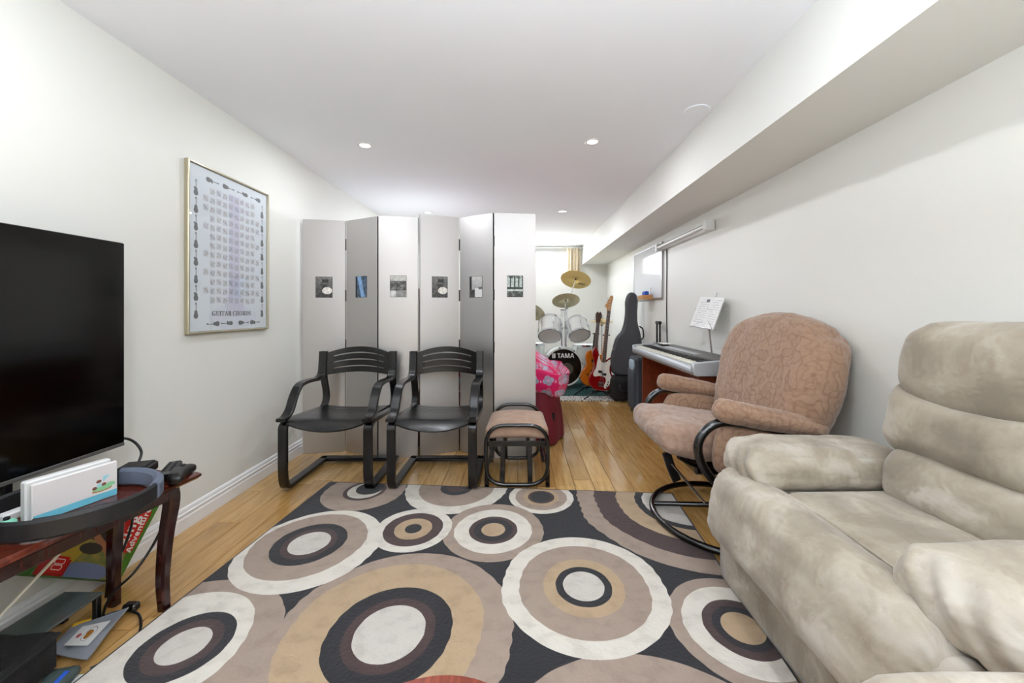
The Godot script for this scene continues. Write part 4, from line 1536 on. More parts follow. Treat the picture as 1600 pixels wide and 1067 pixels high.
# ================================================================ keyboard, its desk and the music stand
func build_keyboard() -> void:
	var t := thing("desk", "red-brown wooden desk along the right wall under the keyboard", "desk", Vector3(1.405, 0, -3.29))
	var s := S()
	span(s, Vector3(-0.16, 0.655, -0.66), Vector3(0.17, 0.680, 0.63), 0.003)
	obj("desk_top", s, M.desk_wood, t)
	for z in [-0.655, 0.60]:
		s = S()
		span(s, Vector3(-0.155, 0.0, z), Vector3(0.165, 0.655, z + 0.02), 0.002)
		obj("side_panel", s, M.desk_wood, t)
	s = S()
	span(s, Vector3(0.10, 0.12, -0.635), Vector3(0.115, 0.655, 0.60), 0.001)
	obj("back_panel", s, M.desk_wood, t)
	# keyboard: the section is drawn in x (towards the wall) and y, and runs along z
	t = thing("keyboard", "silver grey electronic keyboard with full-size keys on the desk", "keyboard", Vector3(1.18, 0.681, -3.33))
	var half := 0.72
	var ext := func(pts: Array, z0: float, z1: float, b: float) -> SurfaceTool:
		var q := S()
		var poly := PackedVector2Array()
		for p in pts:
			poly.append(Vector2(p[0], p[1]))
		extrude(q, poly, z1 - z0, b, T(Vector3(0, 0, (z0 + z1) / 2)))
		return q
	obj("body", ext.call([[0.0, 0.012], [0.02, 0.0], [0.335, 0.0], [0.335, 0.112], [0.175, 0.095], [0.170, 0.060], [0.018, 0.060], [0.016, 0.071], [0.0, 0.070]], -half + 0.05, half - 0.05, 0.002), M.silver, t)
	for z in [[-half, -half + 0.05], [half - 0.05, half]]:
		obj("end_cheek", ext.call([[0.0, 0.012], [0.02, 0.0], [0.335, 0.0], [0.335, 0.118], [0.18, 0.103], [0.02, 0.090], [0.0, 0.084]], z[0], z[1], 0.004), M.silver, t)
	obj("seam_line", ext.call([[-0.002, 0.020], [0.002, 0.020], [0.002, 0.025], [-0.002, 0.025]], -half + 0.004, half - 0.004, 0.0005), M.dark_silver, t)
	obj("control_panel", ext.call([[0.178, 0.0955], [0.330, 0.1118], [0.330, 0.1150], [0.178, 0.0985]], -half + 0.06, half - 0.06, 0.001), M.dark_silver, t)
	obj("display_strip", ext.call([[0.200, 0.0995], [0.255, 0.1055], [0.255, 0.1075], [0.200, 0.1015]], -0.36, 0.30, 0.0005), M.silver, t)
	obj("key_rail", ext.call([[0.160, 0.060], [0.176, 0.060], [0.176, 0.097], [0.168, 0.097]], -half + 0.05, half - 0.05, 0.001), M.black_plastic, t)
	s = S()
	box(s, Vector3(0.2, 0.118, -0.52), Vector3(0.018, 0.006, 0.24), 0.002)
	obj("button_row", s, M.black_plastic, t)
	var ks := S()
	box(ks, Vector3(0.096, 0.073, 0), Vector3(0.142, 0.016, 0.0222), 0.0015)
	ks.generate_normals()
	ks.index()
	var white: ArrayMesh = ks.commit()
	ks = S()
	box(ks, Vector3(0.124, 0.086, 0), Vector3(0.080, 0.012, 0.011), 0.002)
	ks.generate_normals()
	ks.index()
	var black: ArrayMesh = ks.commit()
	var w := (half * 2 - 0.112) / 52.0
	for i in 52:
		var z := -half + 0.056 + w * (i + 0.5)
		obj("white_key", white, M.ivory, t, T(Vector3(0, 0, z)))
		if i < 51 and (i % 7) in [0, 2, 3, 5, 6]:
			obj("black_key", black, M.black_plastic, t, T(Vector3(0, 0, z + w / 2)))
	# paper lying on its far end
	s = S()
	box(s, Vector3(1.44, 0.801, -3.82), Vector3(0.10, 0.004, 0.16), 0.0, T(Vector3.ZERO))
	tag(obj("music_sheet", s, M.paper), "white sheet of paper lying on the far end of the keyboard", "paper")
	# music stand
	t = thing("music_stand", "slim wire music stand standing behind the keyboard on the desk", "music stand", Vector3(1.543, 0, -3.06))
	s = S()
	tube(s, PackedVector3Array([Vector3(-0.005, 0.688, 0), Vector3(-0.045, 1.03, 0)]), 0.007, 8)
	obj("pole", s, M.steel, t)
	s = S()
	box(s, Vector3(0.0, 0.685, 0), Vector3(0.045, 0.008, 0.16), 0.003)
	obj("foot_plate", s, M.steel, t)
	s = S()
	tube(s, PackedVector3Array([Vector3(-0.085, 0.985, 0.20), Vector3(-0.085, 1.000, -0.24)]), 0.005, 6)
	tube(s, PackedVector3Array([Vector3(-0.03, 1.13, 0.24), Vector3(-0.03, 1.145, -0.26)]), 0.004, 6)
	tube(s, PackedVector3Array([Vector3(-0.066, 0.985, 0.0), Vector3(0.030, 1.27, -0.01)]), 0.004, 6)
	for z in [0.17, -0.2]:
		tube(s, PackedVector3Array([Vector3(-0.055, 1.06, 0), Vector3(-0.103, 0.992, z)]), 0.003, 6)
	obj("rack", s, M.steel, t)
	t = thing("sheet_music", "open sheet music pages resting on the wire music stand", "sheet music", Vector3(1.462, 0.992, -3.07))
	var im := Image.create(220, 160, false, Image.FORMAT_RGB8)
	im.fill(Color(0.92, 0.92, 0.91))
	for page in 2:
		for r in 11:
			for q in 12:
				var x := 12 + page * 110 + q * 7
				if rng.randf() < 0.85:
					im.fill_rect(Rect2i(x, 14 + r * 12, 4 + rng.randi() % 3, 2), Color(0.55, 0.55, 0.56))
					im.fill_rect(Rect2i(x, 18 + r * 12, 5, 1), Color(0.68, 0.68, 0.68))
	im.fill_rect(Rect2i(62, 12, 26, 16), Color(0.35, 0.36, 0.38))
	im.fill_rect(Rect2i(109, 0, 2, 160), Color(0.75, 0.75, 0.75))
	s = S()
	var up := Vector3(0.090, 0.240, 0.0)
	var pg := func(u: float, v: float) -> Vector3: return Vector3(-0.012 * (1 - cos((u - 0.5) * 4.0)), 0.012 - 0.02 * u, -0.19 + 0.38 * u) + up * v
	sheet(s, pg, 0, 1, 0, 1, 10, 1, 0.006)
	obj("pages", s, M.paper, t)
	var pm := printed("score_print", im)
	s = S()
	var off := Vector3(-0.94, 0.35, 0) * 0.0042
	for i in 10:
		for e in [[i, 1], [i + 1, 1], [i + 1, 0], [i, 1], [i + 1, 0], [i, 0]]:
			s.set_smooth_group(-1)
			s.set_uv(Vector2(e[0] / 10.0, 1.0 - e[1]))
			s.add_vertex(pg.call(e[0] / 10.0, e[1]) + off)
	obj("score", s, pm, t)


# ================================================================ the bed behind the screens
func build_bed() -> void:
	var o := Vector3(-0.35, 0, -3.755)
	var t := thing("bed", "low bed draped in a maroon sheet behind the folding screens", "bed", o)
	var s := S()
	span(s, Vector3(-0.60, 0.06, -0.95), Vector3(0.64, 0.30, 0.55), 0.02)
	obj("base", s, M.black_cloth, t)
	s = S()
	pillow(s, Vector3(1.27, 0.17, 1.52), 0.06, 14, Vector3(0, 0.01, 0), null, T(Vector3(0.03, 0.335, -0.19)))
	obj("mattress", s, M.maroon_cloth, t)
	# hanging sheet with folds
	var line := path([Vector3(-0.58, 0, 0.59), Vector3(0.0, 0, 0.60), Vector3(0.44, 0, 0.605), Vector3(0.60, 0, 0.59), Vector3(0.69, 0, 0.44), Vector3(0.735, 0, 0.26), Vector3(0.74, 0, -0.2), Vector3(0.735, 0, -0.95)], 8)
	s = S()
	sheet(s, func(u: float, v: float) -> Vector3:
		var k := clampf(u, 0, 1) * (line.size() - 1)
		var i := mini(int(k), line.size() - 2)
		var p := line[i].lerp(line[i + 1], k - i)
		var d := (line[i + 1] - line[i]).normalized()
		var out := Vector3(-d.z, 0, d.x)
		var fold := sin(u * 38.0 + 1.2 * v) * 0.5 + sin(u * 19.0 + 2.0) * 0.7
		p += out * (fold * 0.010 * v - 0.055 * (1 - v) * (1 - v))
		p.y = lerpf(0.452, 0.012 + 0.02 * sin(u * 13.0) * sin(u * 13.0), v)
		return p, 0, 1, 0, 1, 90, 10, 0.006)
	obj("hanging_sheet", s, M.maroon_cloth, t)
	# pink flowered blanket heaped on it
	var im := Image.create(384, 384, false, Image.FORMAT_RGB8)
	im.fill(Color(0.83, 0.02, 0.36))
	for i in 9:
		var cx := 64 + (i % 3) * 128 + (24 if (i / 3) % 2 else 0)
		var cy := 64 + (i / 3) * 128
		var c := Color(0.66, 0.70, 0.78) if i % 4 != 1 else Color(0.80, 0.78, 0.84)
		for k in 4:
			var a := TAU * k / 4 + 0.4 + i
			el(im, (cx + cos(a) * 24) as float, (cy + sin(a) * 24) as float, 25, 23, c)
		for k in 12:
			var a := TAU * k / 12 + i
			el(im, cx + cos(a) * 26, cy + sin(a) * 26, 4, 4, Color(0.48, 0.55, 0.68))
		el(im, cx, cy, 11, 11, Color(0.93, 0.66, 0.78))
		for r in 14:
			var w := 14 - r
			im.fill_rect(Rect2i(clampi(cx + 64 - w / 2, 0, 370), cy + 10 + r, w, 1), Color(0.95, 0.75, 0.85))
			im.fill_rect(Rect2i(clampi(cx + 64 - w / 2, 0, 370), cy + 10 - r, w, 1), Color(0.95, 0.75, 0.85))
	var m := mat("flower_blanket", Color.WHITE, 0.75, 0.0, {"rim_enabled": true, "rim": 0.12, "rim_tint": 0.7})
	tri_tex(m, ImageTexture.create_from_image(im), Vector3(2.7, 2.7, 2.7))
	s = S()
	pillow(s, Vector3(1.30, 0.36, 0.98), 0.17, 34, Vector3(0.0, 0.05, 0.02), func(q: Vector3, p: Vector3) -> Vector3:
		var top := maxf(0.0, p.y)
		q.y -= top * 0.25 * maxf(0.0, p.x) * maxf(0.0, p.x)
		q.y -= 0.055 * maxf(0.0, -p.y) * maxf(0.0, p.x) * maxf(0.0, p.z)
		var n := noise.get_noise_3d(q.x * 4, q.y * 4, q.z * 4) * 0.022 + noise.get_noise_3d(q.x * 5, q.y * 12 + q.x * 8, q.z * 4) * 0.014
		return q + p.normalized() * n, T(Vector3(0.125, 0.600, 0.12)))
	obj("blanket", s, m, null, T(o))
	tag(get_node("blanket"), "bright pink blanket with grey flowers heaped on the bed", "blanket")


# ================================================================ the drum kit
func aim(at: Vector3, up: Vector3) -> Transform3D:
	var y := up.normalized()
	var x := y.cross(Vector3(0, 0, 1))
	if x.length() < 0.1:
		x = Vector3.RIGHT
	x = x.normalized()
	return Transform3D(Basis(x, y, x.cross(y)), at)


# A drum whose lower head is at the origin and whose axis is y.
func drum(t: Node3D, r: float, h: float, head: Material, n := 6) -> void:
	var s := S()
	lathe(s, [Vector2(0, 0.006), Vector2(r, 0.006), Vector2(r, h - 0.006), Vector2(0, h - 0.006)], 32)
	obj("shell", s, M.drum_shell, t)
	s = S()
	lathe(s, [Vector2(0, 0.0), Vector2(r - 0.004, 0.0), Vector2(r - 0.004, 0.005), Vector2(0, 0.005)], 32)
	obj("head", s, head, t)
	s = S()
	lathe(s, [Vector2(0, h), Vector2(r - 0.004, h), Vector2(r - 0.004, h - 0.005), Vector2(0, h - 0.005)], 32)
	obj("head", s, M.drum_head, t)
	for y in [-0.004, h - 0.022]:
		s = S()
		lathe(s, [Vector2(r - 0.003, y), Vector2(r + 0.007, y), Vector2(r + 0.007, y + 0.026), Vector2(r + 0.001, y + 0.026), Vector2(r - 0.003, y)], 32)
		obj("hoop", s, M.chrome, t)
	for k in n:
		var a := TAU * k / n + 0.3
		var d := Vector3(cos(a), 0, sin(a))
		s = S()
		tube(s, PackedVector3Array([d * (r + 0.012) + Vector3(0, 0.012, 0), d * (r + 0.012) + Vector3(0, h - 0.012, 0)]), 0.004, 6)
		box(s, d * (r + 0.008) + Vector3(0, h * 0.5, 0), Vector3(0.02, 0.05, 0.02), 0.004)
		obj("tension_rod", s, M.chrome, t)


func cymbal(t: Node3D, r: float, m: Material, xf: Transform3D) -> void:
	var s := S()
	lathe(s, [Vector2(0.006, 0.034), Vector2(0.025, 0.030), Vector2(0.042, 0.014), Vector2(0.05, 0.010), Vector2(r * 0.6, 0.004), Vector2(r, -0.008), Vector2(r, -0.0095), Vector2(r * 0.6, 0.0025), Vector2(0.05, 0.0085), Vector2(0.042, 0.0125), Vector2(0.025, 0.0285), Vector2(0.006, 0.0325), Vector2(0.006, 0.034)], 44)
	obj("cymbal", s, m, t, xf)
	s = S()
	disc(s, 0.015, 0.014, 0.003, 12, xf * T(Vector3(0, 0.035, 0)))
	disc(s, 0.012, 0.02, 0.003, 12, xf * T(Vector3(0, -0.012, 0)))
	obj("felt", s, M.black_cloth, t)


func tripod(t: Node3D, h: float, top: Vector3, r := 0.011) -> void:
	var s := S()
	tube(s, PackedVector3Array([Vector3(0, 0.07, 0), Vector3(0, h, 0)]), r, 10)
	obj("pole", s, M.chrome, t)
	if top != Vector3.ZERO:
		s = S()
		tube(s, PackedVector3Array([Vector3(0, h, 0), top]), r * 0.75, 8)
		obj("boom", s, M.chrome, t)
		s = S()
		tube(s, PackedVector3Array([Vector3(-0.03, h, 0), Vector3(0.03, h, 0)]), 0.017, 10)
		obj("clamp", s, M.steel, t)
	for k in 3:
		var a := TAU * k / 3 + 0.5
		s = S()
		tube(s, PackedVector3Array([Vector3(0, 0.30, 0), Vector3(cos(a) * 0.24, 0.012, sin(a) * 0.24)]), 0.007, 8)
		obj("leg", s, M.chrome, t)


func build_drums() -> void:
	var F := 0.0128
	var t := thing("bass_drum", "bass drum with a black front head and white logo lettering facing the room", "drum", Vector3(0.612, F, -5.45))
	var ax := Transform3D(Basis(Vector3(1, 0, 0), PI / 2), Vector3(0, 0.315, 0))
	ax = aim(Vector3(0, 0.315, 0), Vector3(0, 0, -1))
	var s := S()
	lathe(s, [Vector2(0, 0.004), Vector2(0.262, 0.004), Vector2(0.262, 0.42), Vector2(0, 0.42)], 40, ax)
	obj("shell", s, M.drum_shell, t)
	s = S()
	lathe(s, [Vector2(0, 0.0), Vector2(0.255, 0.0), Vector2(0.255, 0.008), Vector2(0, 0.008)], 40, ax)
	tag(obj("front_head", s, M.black_head, t), "glossy black front head")
	for y in [-0.012, 0.385]:
		s = S()
		lathe(s, [Vector2(0.254, y), Vector2(0.276, y), Vector2(0.276, y + 0.04), Vector2(0.262, y + 0.04), Vector2(0.254, y)], 40, ax)
		obj("hoop", s, M.drum_shell, t)
	for k in 8:
		var a := TAU * k / 8 + 0.2
		var d := Vector3(cos(a), sin(a), 0)
		s = S()
		tube(s, PackedVector3Array([d * 0.283 + Vector3(0, 0.315, 0.012), d * 0.283 + Vector3(0, 0.315, -0.40)]), 0.005, 6)
		box(s, d * 0.272 + Vector3(0, 0.315, 0.002), Vector3(0.03, 0.03, 0.03), 0.006)
		obj("tension_rod", s, M.chrome, t)
	s = S()
	disc(s, 0.088, 0.006, 0.002, 28, aim(Vector3(0.05, 0.285, 0.006), Vector3(0, 0, -1)))
	tag(obj("port_hole", s, mat("port", Color(0.26, 0.235, 0.17), 0.6), t), "round brownish port hole in the front head")
	obj("logo", letters("TAMA", 0.063, true, false, 0.002), M.lettering, t, T(Vector3(0.030, 0.475, 0.002)))
	s = S()
	for x in [-0.150, -0.124]:
		box(s, Vector3(x, 0.475, 0.002), Vector3(0.018, 0.068, 0.002), 0.0)
	obj("logo_bar", s, M.lettering, t)
	for sx in [-1, 1]:
		s = S()
		tube(s, PackedVector3Array([Vector3(sx * 0.24, 0.22, -0.12), Vector3(sx * 0.34, 0.011, -0.03)]), 0.008, 8)
		obj("spur", s, M.chrome, t)
	for x in [-0.028, 0.028]:
		s = S()
		tube(s, PackedVector3Array([Vector3(x + 0.02, 0.56, -0.17), Vector3(x + 0.02, 0.97, -0.17)]), 0.014, 10)
		tube(s, PackedVector3Array([Vector3(x + 0.02, 0.86, -0.17), Vector3(x * 4.2 + 0.02, 0.84, -0.14)]), 0.010, 8)
		box(s, Vector3(x + 0.02, 0.86, -0.17), Vector3(0.035, 0.05, 0.04), 0.006)
		obj("tom_post", s, M.chrome, t)
	t = thing("tom_drum", "white rack tom with chrome hoops above the bass drum, nearer the folding screen", "drum", Vector3.ZERO, 0.0, "rack toms")
	t.transform = aim(Vector3(0.415, 0.765, -5.40), Vector3(0.05, 0.74, -0.67))
	drum(t, 0.158, 0.28, M.drum_head)
	t = thing("tom_drum", "white rack tom with chrome hoops above the bass drum, nearer the guitars", "drum", Vector3.ZERO, 0.0, "rack toms")
	t.transform = aim(Vector3(0.835, 0.775, -5.40), Vector3(-0.12, 0.74, -0.67))
	drum(t, 0.148, 0.26, M.drum_head)
	for e in [[0.99, 0.185, 0.60, "white floor tom standing between the bass drum and the amber guitar"], [0.19, 0.17, 0.62, "white floor tom partly hidden behind the pink blanket"]]:
		t = thing("floor_tom", e[3], "drum", Vector3(e[0], F + 0.16, -5.85), 0.0, "floor toms")
		drum(t, e[1], e[2] - 0.16, M.drum_head)
		for k in 3:
			var a := TAU * k / 3 + 0.6
			var d: Vector3 = Vector3(cos(a), 0, sin(a)) * (e[1] + 0.022)
			s = S()
			tube(s, PackedVector3Array([d + Vector3(0, 0.22, 0), d + Vector3(0, -0.155, 0)]), 0.006, 8)
			obj("leg", s, M.chrome, t)
	t = thing("cymbal_stand", "large brass crash cymbal on the tallest stand, below the curtain", "cymbal", Vector3(0.74, F, -6.16))
	tripod(t, 1.15, Vector3(0.08, 1.575, 0.45), 0.012)
	var cx := aim(Vector3(0.085, 1.58, 0.45), Vector3(0.22, 0.86, -0.50))
	cymbal(t, 0.225, M.brass, cx)
	s = S()
	var mark := PackedVector3Array()
	for i in 30:
		mark.append(cx * Vector3(0.055 + i * 0.0036, -0.0045, -0.085 - 0.012 * sin(i * 1.3) + i * 0.0006))
	tube(s, mark, 0.0028, 5)
	obj("maker_mark", s, M.dark_ink, t)
	t = thing("crash_cymbal", "grey bronze cymbal on a chrome holder just above the rack toms", "cymbal", Vector3(0.612 + 0.02, F + 0.972, -5.62))
	s = S()
	tube(s, PackedVector3Array([Vector3(-0.028, 0.0, 0), Vector3(-0.022, 0.15, -0.01)]), 0.013, 10)
	tube(s, PackedVector3Array([Vector3(0.028, 0.0, 0), Vector3(0.022, 0.15, -0.01)]), 0.013, 10)
	obj("holder", s, M.chrome, t)
	s = S()
	tube(s, PackedVector3Array([Vector3(0.022, 0.13, -0.01), Vector3(0.04, 0.29, -0.06)]), 0.009, 8)
	box(s, Vector3(0, 0.15, -0.01), Vector3(0.085, 0.03, 0.03), 0.006)
	obj("clamp", s, M.steel, t)
	cymbal(t, 0.205, M.bronze, aim(Vector3(0.042, 0.295, -0.065), Vector3(-0.02, 0.86, -0.50)))
	t = thing("cymbal_stand", "dark bronze cymbal peeping out from behind the folding screen", "cymbal", Vector3(0.10, F, -5.75))
	tripod(t, 1.0, Vector3(0.06, 1.10, 0.25))
	cymbal(t, 0.20, M.bronze, aim(Vector3(0.06, 1.105, 0.25), Vector3(0.30, 0.78, -0.55)))
	t = thing("hi_hat_stand", "thin hi-hat cymbals seen edge-on on a stand behind the guitar necks", "cymbal", Vector3(1.22, F, -5.75))
	tripod(t, 1.06, Vector3.ZERO, 0.009)
	cymbal(t, 0.17, M.brass, T(Vector3(0, 0.965, 0)))
	cymbal(t, 0.17, M.brass, T(Vector3(0, 0.935, 0), Vector3(PI, 0, 0)))


# ================================================================ guitars
func guitar_stand(called_label: String, at: Vector3, turn: float) -> void:
	var t := thing("guitar_stand", called_label, "guitar stand", at, turn, "guitar stands")
	var s := S()
	tube(s, PackedVector3Array([Vector3(0, 0.10, -0.02), Vector3(0.085, 0.79, -0.075)]), 0.009, 8)
	obj("pole", s, M.black_metal, t)
	s = S()
	tube(s, rounded([Vector3(0.055, 0.80, 0.01), Vector3(0.058, 0.80, -0.075), Vector3(0.125, 0.80, -0.075), Vector3(0.128, 0.80, 0.01)], 0.03), 0.008, 8)
	obj("neck_yoke", s, M.black_metal, t)
	s = S()
	tube(s, rounded([Vector3(-0.09, 0.095, 0.085), Vector3(-0.09, 0.075, -0.02), Vector3(0.09, 0.075, -0.02), Vector3(0.09, 0.095, 0.085)], 0.03), 0.009, 8)
	obj("cradle", s, M.black_metal, t)
	for e in [Vector3(-0.22, 0.011, 0.14), Vector3(0.22, 0.011, 0.14), Vector3(0, 0.011, -0.22)]:
		s = S()
		tube(s, PackedVector3Array([Vector3(0, 0.11, -0.02), e]), 0.009, 8)
		obj("leg", s, M.black_metal, t)


func pts2(a: Array, mirror := false) -> Array:
	var out := []
	for i in range(0, a.size(), 2):
		out.append(Vector2(a[i], a[i + 1]))
	return out


func strings(t: Node3D, n: int, w: float, y0: float, y1: float, z: float) -> void:
	var s := S()
	for i in n:
		var x := (i - (n - 1) / 2.0) * w
		tube(s, PackedVector3Array([Vector3(x * 1.2, y0, z), Vector3(x, y1, z + 0.004)]), 0.0011, 4)
	obj("strings", s, M.steel, t)


func build_guitars() -> void:
	guitar_stand("black tubular stand holding the red bass guitar", Vector3(1.015, 0.012, -4.93), 0.0)
	guitar_stand("black tubular stand holding the amber guitar behind the red bass", Vector3(0.935, 0.012, -5.20), 0.0)
	# red bass
	var t := thing("bass_guitar", "red electric bass guitar with a white pickguard on a stand", "bass guitar", Vector3(1.012, 0.118, -4.875))
	t.basis = Basis(Vector3(0, 0, 1), -0.125) * Basis(Vector3(1, 0, 0), -0.09)
	var s := S()
	extrude(s, path2(pts2([0, 0, -0.09, 0.01, -0.15, 0.075, -0.158, 0.15, -0.125, 0.235, -0.108, 0.30, -0.125, 0.38, -0.150, 0.455, -0.135, 0.525, -0.102, 0.535, -0.072, 0.47, -0.04, 0.405, 0.0, 0.385, 0.04, 0.39, 0.075, 0.42, 0.110, 0.435, 0.128, 0.40, 0.108, 0.31, 0.118, 0.235, 0.152, 0.16, 0.150, 0.075, 0.09, 0.012]), 4), 0.042, 0.008)
	obj("body", s, M.red_lacquer, t)
	s = S()
	extrude(s, path2(pts2([-0.062, 0.44, -0.078, 0.36, -0.085, 0.28, -0.112, 0.205, -0.095, 0.165, -0.03, 0.178, 0.035, 0.168, 0.056, 0.125, 0.038, 0.055, 0.062, 0.03, 0.105, 0.085, 0.125, 0.165, 0.092, 0.24, 0.086, 0.32, 0.108, 0.405, 0.07, 0.395, 0.03, 0.36, -0.028, 0.36]), 4), 0.003, 0.0008, T(Vector3(0, 0, 0.0225)))
	obj("pickguard", s, M.pickguard, t)
	for p in [Vector3(-0.026, 0.232, 0.028), Vector3(0.024, 0.205, 0.028)]:
		s = S()
		box(s, p, Vector3(0.055, 0.030, 0.012), 0.004)
		obj("pickup", s, M.black_plastic, t)
	s = S()
	box(s, Vector3(-0.005, 0.075, 0.026), Vector3(0.075, 0.055, 0.012), 0.003)
	obj("bridge", s, M.chrome, t)
	for p in [Vector2(0.083, 0.115), Vector2(0.078, 0.085), Vector2(0.068, 0.055)]:
		s = S()
		disc(s, 0.010, 0.014, 0.002, 14, Transform3D(Basis(Vector3(1, 0, 0), PI / 2), Vector3(p.x, p.y, 0.023)))
		obj("knob", s, M.chrome, t)
	s = S()
	sweep(s, PackedVector3Array([Vector3(0, 0.36, 0.024), Vector3(0, 1.02, 0.022)]), flat(0.060, 0.020, 0.005), Vector3(1, 0, 0), false, false, func(k: float) -> float: return lerpf(1.0, 0.70, k))
	obj("neck", s, M.maple, t)
	s = S()
	box(s, Vector3(0, 0.69, 0.0345), Vector3(0.045, 0.66, 0.003), 0.001)
	obj("fingerboard", s, M.rosewood, t)
	s = S()
	for i in 18:
		box(s, Vector3(0, 1.02 - 0.65 * (1 - pow(0.944, i + 1.0)) * 1.45, 0.0365), Vector3(0.046, 0.0025, 0.002), 0.0)
	obj("frets", s, M.steel, t)
	s = S()
	extrude(s, path2(pts2([-0.021, 1.01, -0.030, 1.05, -0.052, 1.09, -0.034, 1.11, -0.020, 1.16, 0.004, 1.215, 0.032, 1.215, 0.040, 1.18, 0.030, 1.13, 0.026, 1.06, 0.021, 1.01]), 4), 0.014, 0.002, T(Vector3(0, 0, 0.020)))
	obj("headstock", s, M.maple, t)
	for i in 4:
		s = S()
		tube(s, PackedVector3Array([Vector3(-0.02, 1.06 + i * 0.036, 0.02), Vector3(-0.062 + i * 0.008, 1.065 + i * 0.036, 0.02)]), 0.005, 8)
		disc(s, 0.008, 0.02, 0.002, 10, Transform3D(Basis(Vector3(1, 0, 0), PI / 2), Vector3(-0.004, 1.06 + i * 0.036, 0.026)))
		obj("tuner", s, M.chrome, t)
	strings(t, 4, 0.011, 0.08, 1.03, 0.040)
	# amber guitar
	t = thing("electric_guitar", "amber electric guitar with a dark headstock standing behind the red bass", "guitar", Vector3(0.958, 0.115, -5.145))
	t.basis = Basis(Vector3(0, 0, 1), -0.11) * Basis(Vector3(1, 0, 0), -0.09)
	s = S()
	extrude(s, path2(pts2([0, 0, -0.10, 0.012, -0.163, 0.08, -0.160, 0.165, -0.118, 0.245, -0.105, 0.30, -0.125, 0.38, -0.110, 0.45, -0.06, 0.475, -0.03, 0.46, 0.0, 0.44, 0.035, 0.42, 0.09, 0.43, 0.128, 0.40, 0.11, 0.31, 0.118, 0.245, 0.160, 0.165, 0.163, 0.08, 0.10, 0.012]), 4), 0.048, 0.010)
	obj("body", s, M.amber_wood, t)
	s = S()
	for y in [0.20, 0.34]:
		box(s, Vector3(0, y, 0.030), Vector3(0.08, 0.035, 0.012), 0.004)
	box(s, Vector3(-0.075, 0.15, 0.026), Vector3(0.022, 0.022, 0.010), 0.004)
	obj("pickup", s, M.black_plastic, t)
	s = S()
	box(s, Vector3(0, 0.12, 0.030), Vector3(0.085, 0.018, 0.014), 0.003)
	obj("bridge", s, M.chrome, t)
	s = S()
	sweep(s, PackedVector3Array([Vector3(0, 0.42, 0.028), Vector3(0, 0.86, 0.026)]), flat(0.056, 0.022, 0.006), Vector3(1, 0, 0), false, false, func(k: float) -> float: return lerpf(1.0, 0.8, k))
	obj("neck", s, M.rosewood, t)
	s = S()
	extrude(s, path2(pts2([-0.022, 0.85, -0.034, 0.90, -0.040, 0.97, -0.02, 1.005, 0.0, 0.99, 0.02, 1.005, 0.040, 0.97, 0.034, 0.90, 0.022, 0.85]), 4), 0.014, 0.002, T(Vector3(0, 0, 0.022)))
	obj("headstock", s, M.rosewood, t)
	for i in 3:
		for sx in [-1, 1]:
			s = S()
			tube(s, PackedVector3Array([Vector3(sx * 0.03, 0.89 + i * 0.035, 0.022), Vector3(sx * 0.056, 0.89 + i * 0.035, 0.022)]), 0.005, 8)
			obj("tuner", s, M.steel, t)
	strings(t, 6, 0.0075, 0.12, 0.86, 0.043)
	# case leaning on the wall, standing on the bag
	t = thing("guitar_case", "dark grey guitar case standing upright in the corner by the whiteboard", "guitar case", Vector3(1.34, 0.300, -4.90))
	s = S()
	var outline := path2(pts2([0.02, 0.0, -0.10, 0.008, -0.175, 0.05, -0.193, 0.165, -0.165, 0.315, -0.12, 0.475, -0.045, 0.575, -0.010, 0.70, 0.002, 0.82, 0.002, 0.94, 0.03, 1.03, 0.075, 1.055, 0.130, 1.03, 0.150, 0.95, 0.142, 0.80, 0.150, 0.66, 0.185, 0.53, 0.205, 0.36, 0.205, 0.18, 0.19, 0.05, 0.12, 0.006]), 4)
	extrude(s, outline, 0.105, 0.022)
	obj("shell", s, M.case_hide, t)
	s = S()
	var rim := PackedVector3Array()
	for p in outline:
		rim.append(Vector3(p.x, p.y, 0.012))
	tube(s, rim, 0.005, 6, true)
	obj("piping", s, M.black_plastic, t)
	s = S()
	tube(s, rounded([Vector3(0.17, 0.63, 0.03), Vector3(0.215, 0.60, 0.03), Vector3(0.225, 0.49, 0.03), Vector3(0.195, 0.46, 0.03)], 0.03), 0.009, 8)
	obj("handle", s, M.black_plastic, t)
	for p in [Vector2(0.140, 0.90), Vector2(-0.155, 0.34), Vector2(0.19, 0.22)]:
		s = S()
		box(s, Vector3(p.x, p.y, 0.035), Vector3(0.02, 0.035, 0.02), 0.003)
		obj("latch", s, M.steel, t)
	t = thing("gig_bag", "black padded equipment bag under the upright guitar case", "bag", Vector3(1.285, 0.0128, -4.86))
	s = S()
	pillow(s, Vector3(0.29, 0.285, 0.30), 0.05, 14, Vector3(0.01, 0, 0.01), wrinkled(0.010, 8.0), T(Vector3(0, 0.1425, 0)))
	obj("body", s, M.black_cloth, t)
	s = S()
	tube(s, rounded([Vector3(-0.07, 0.22, 0.155), Vector3(-0.07, 0.14, 0.18), Vector3(0.07, 0.14, 0.18), Vector3(0.07, 0.22, 0.155)], 0.03), 0.008, 8)
	obj("handle", s, M.black_plastic, t)


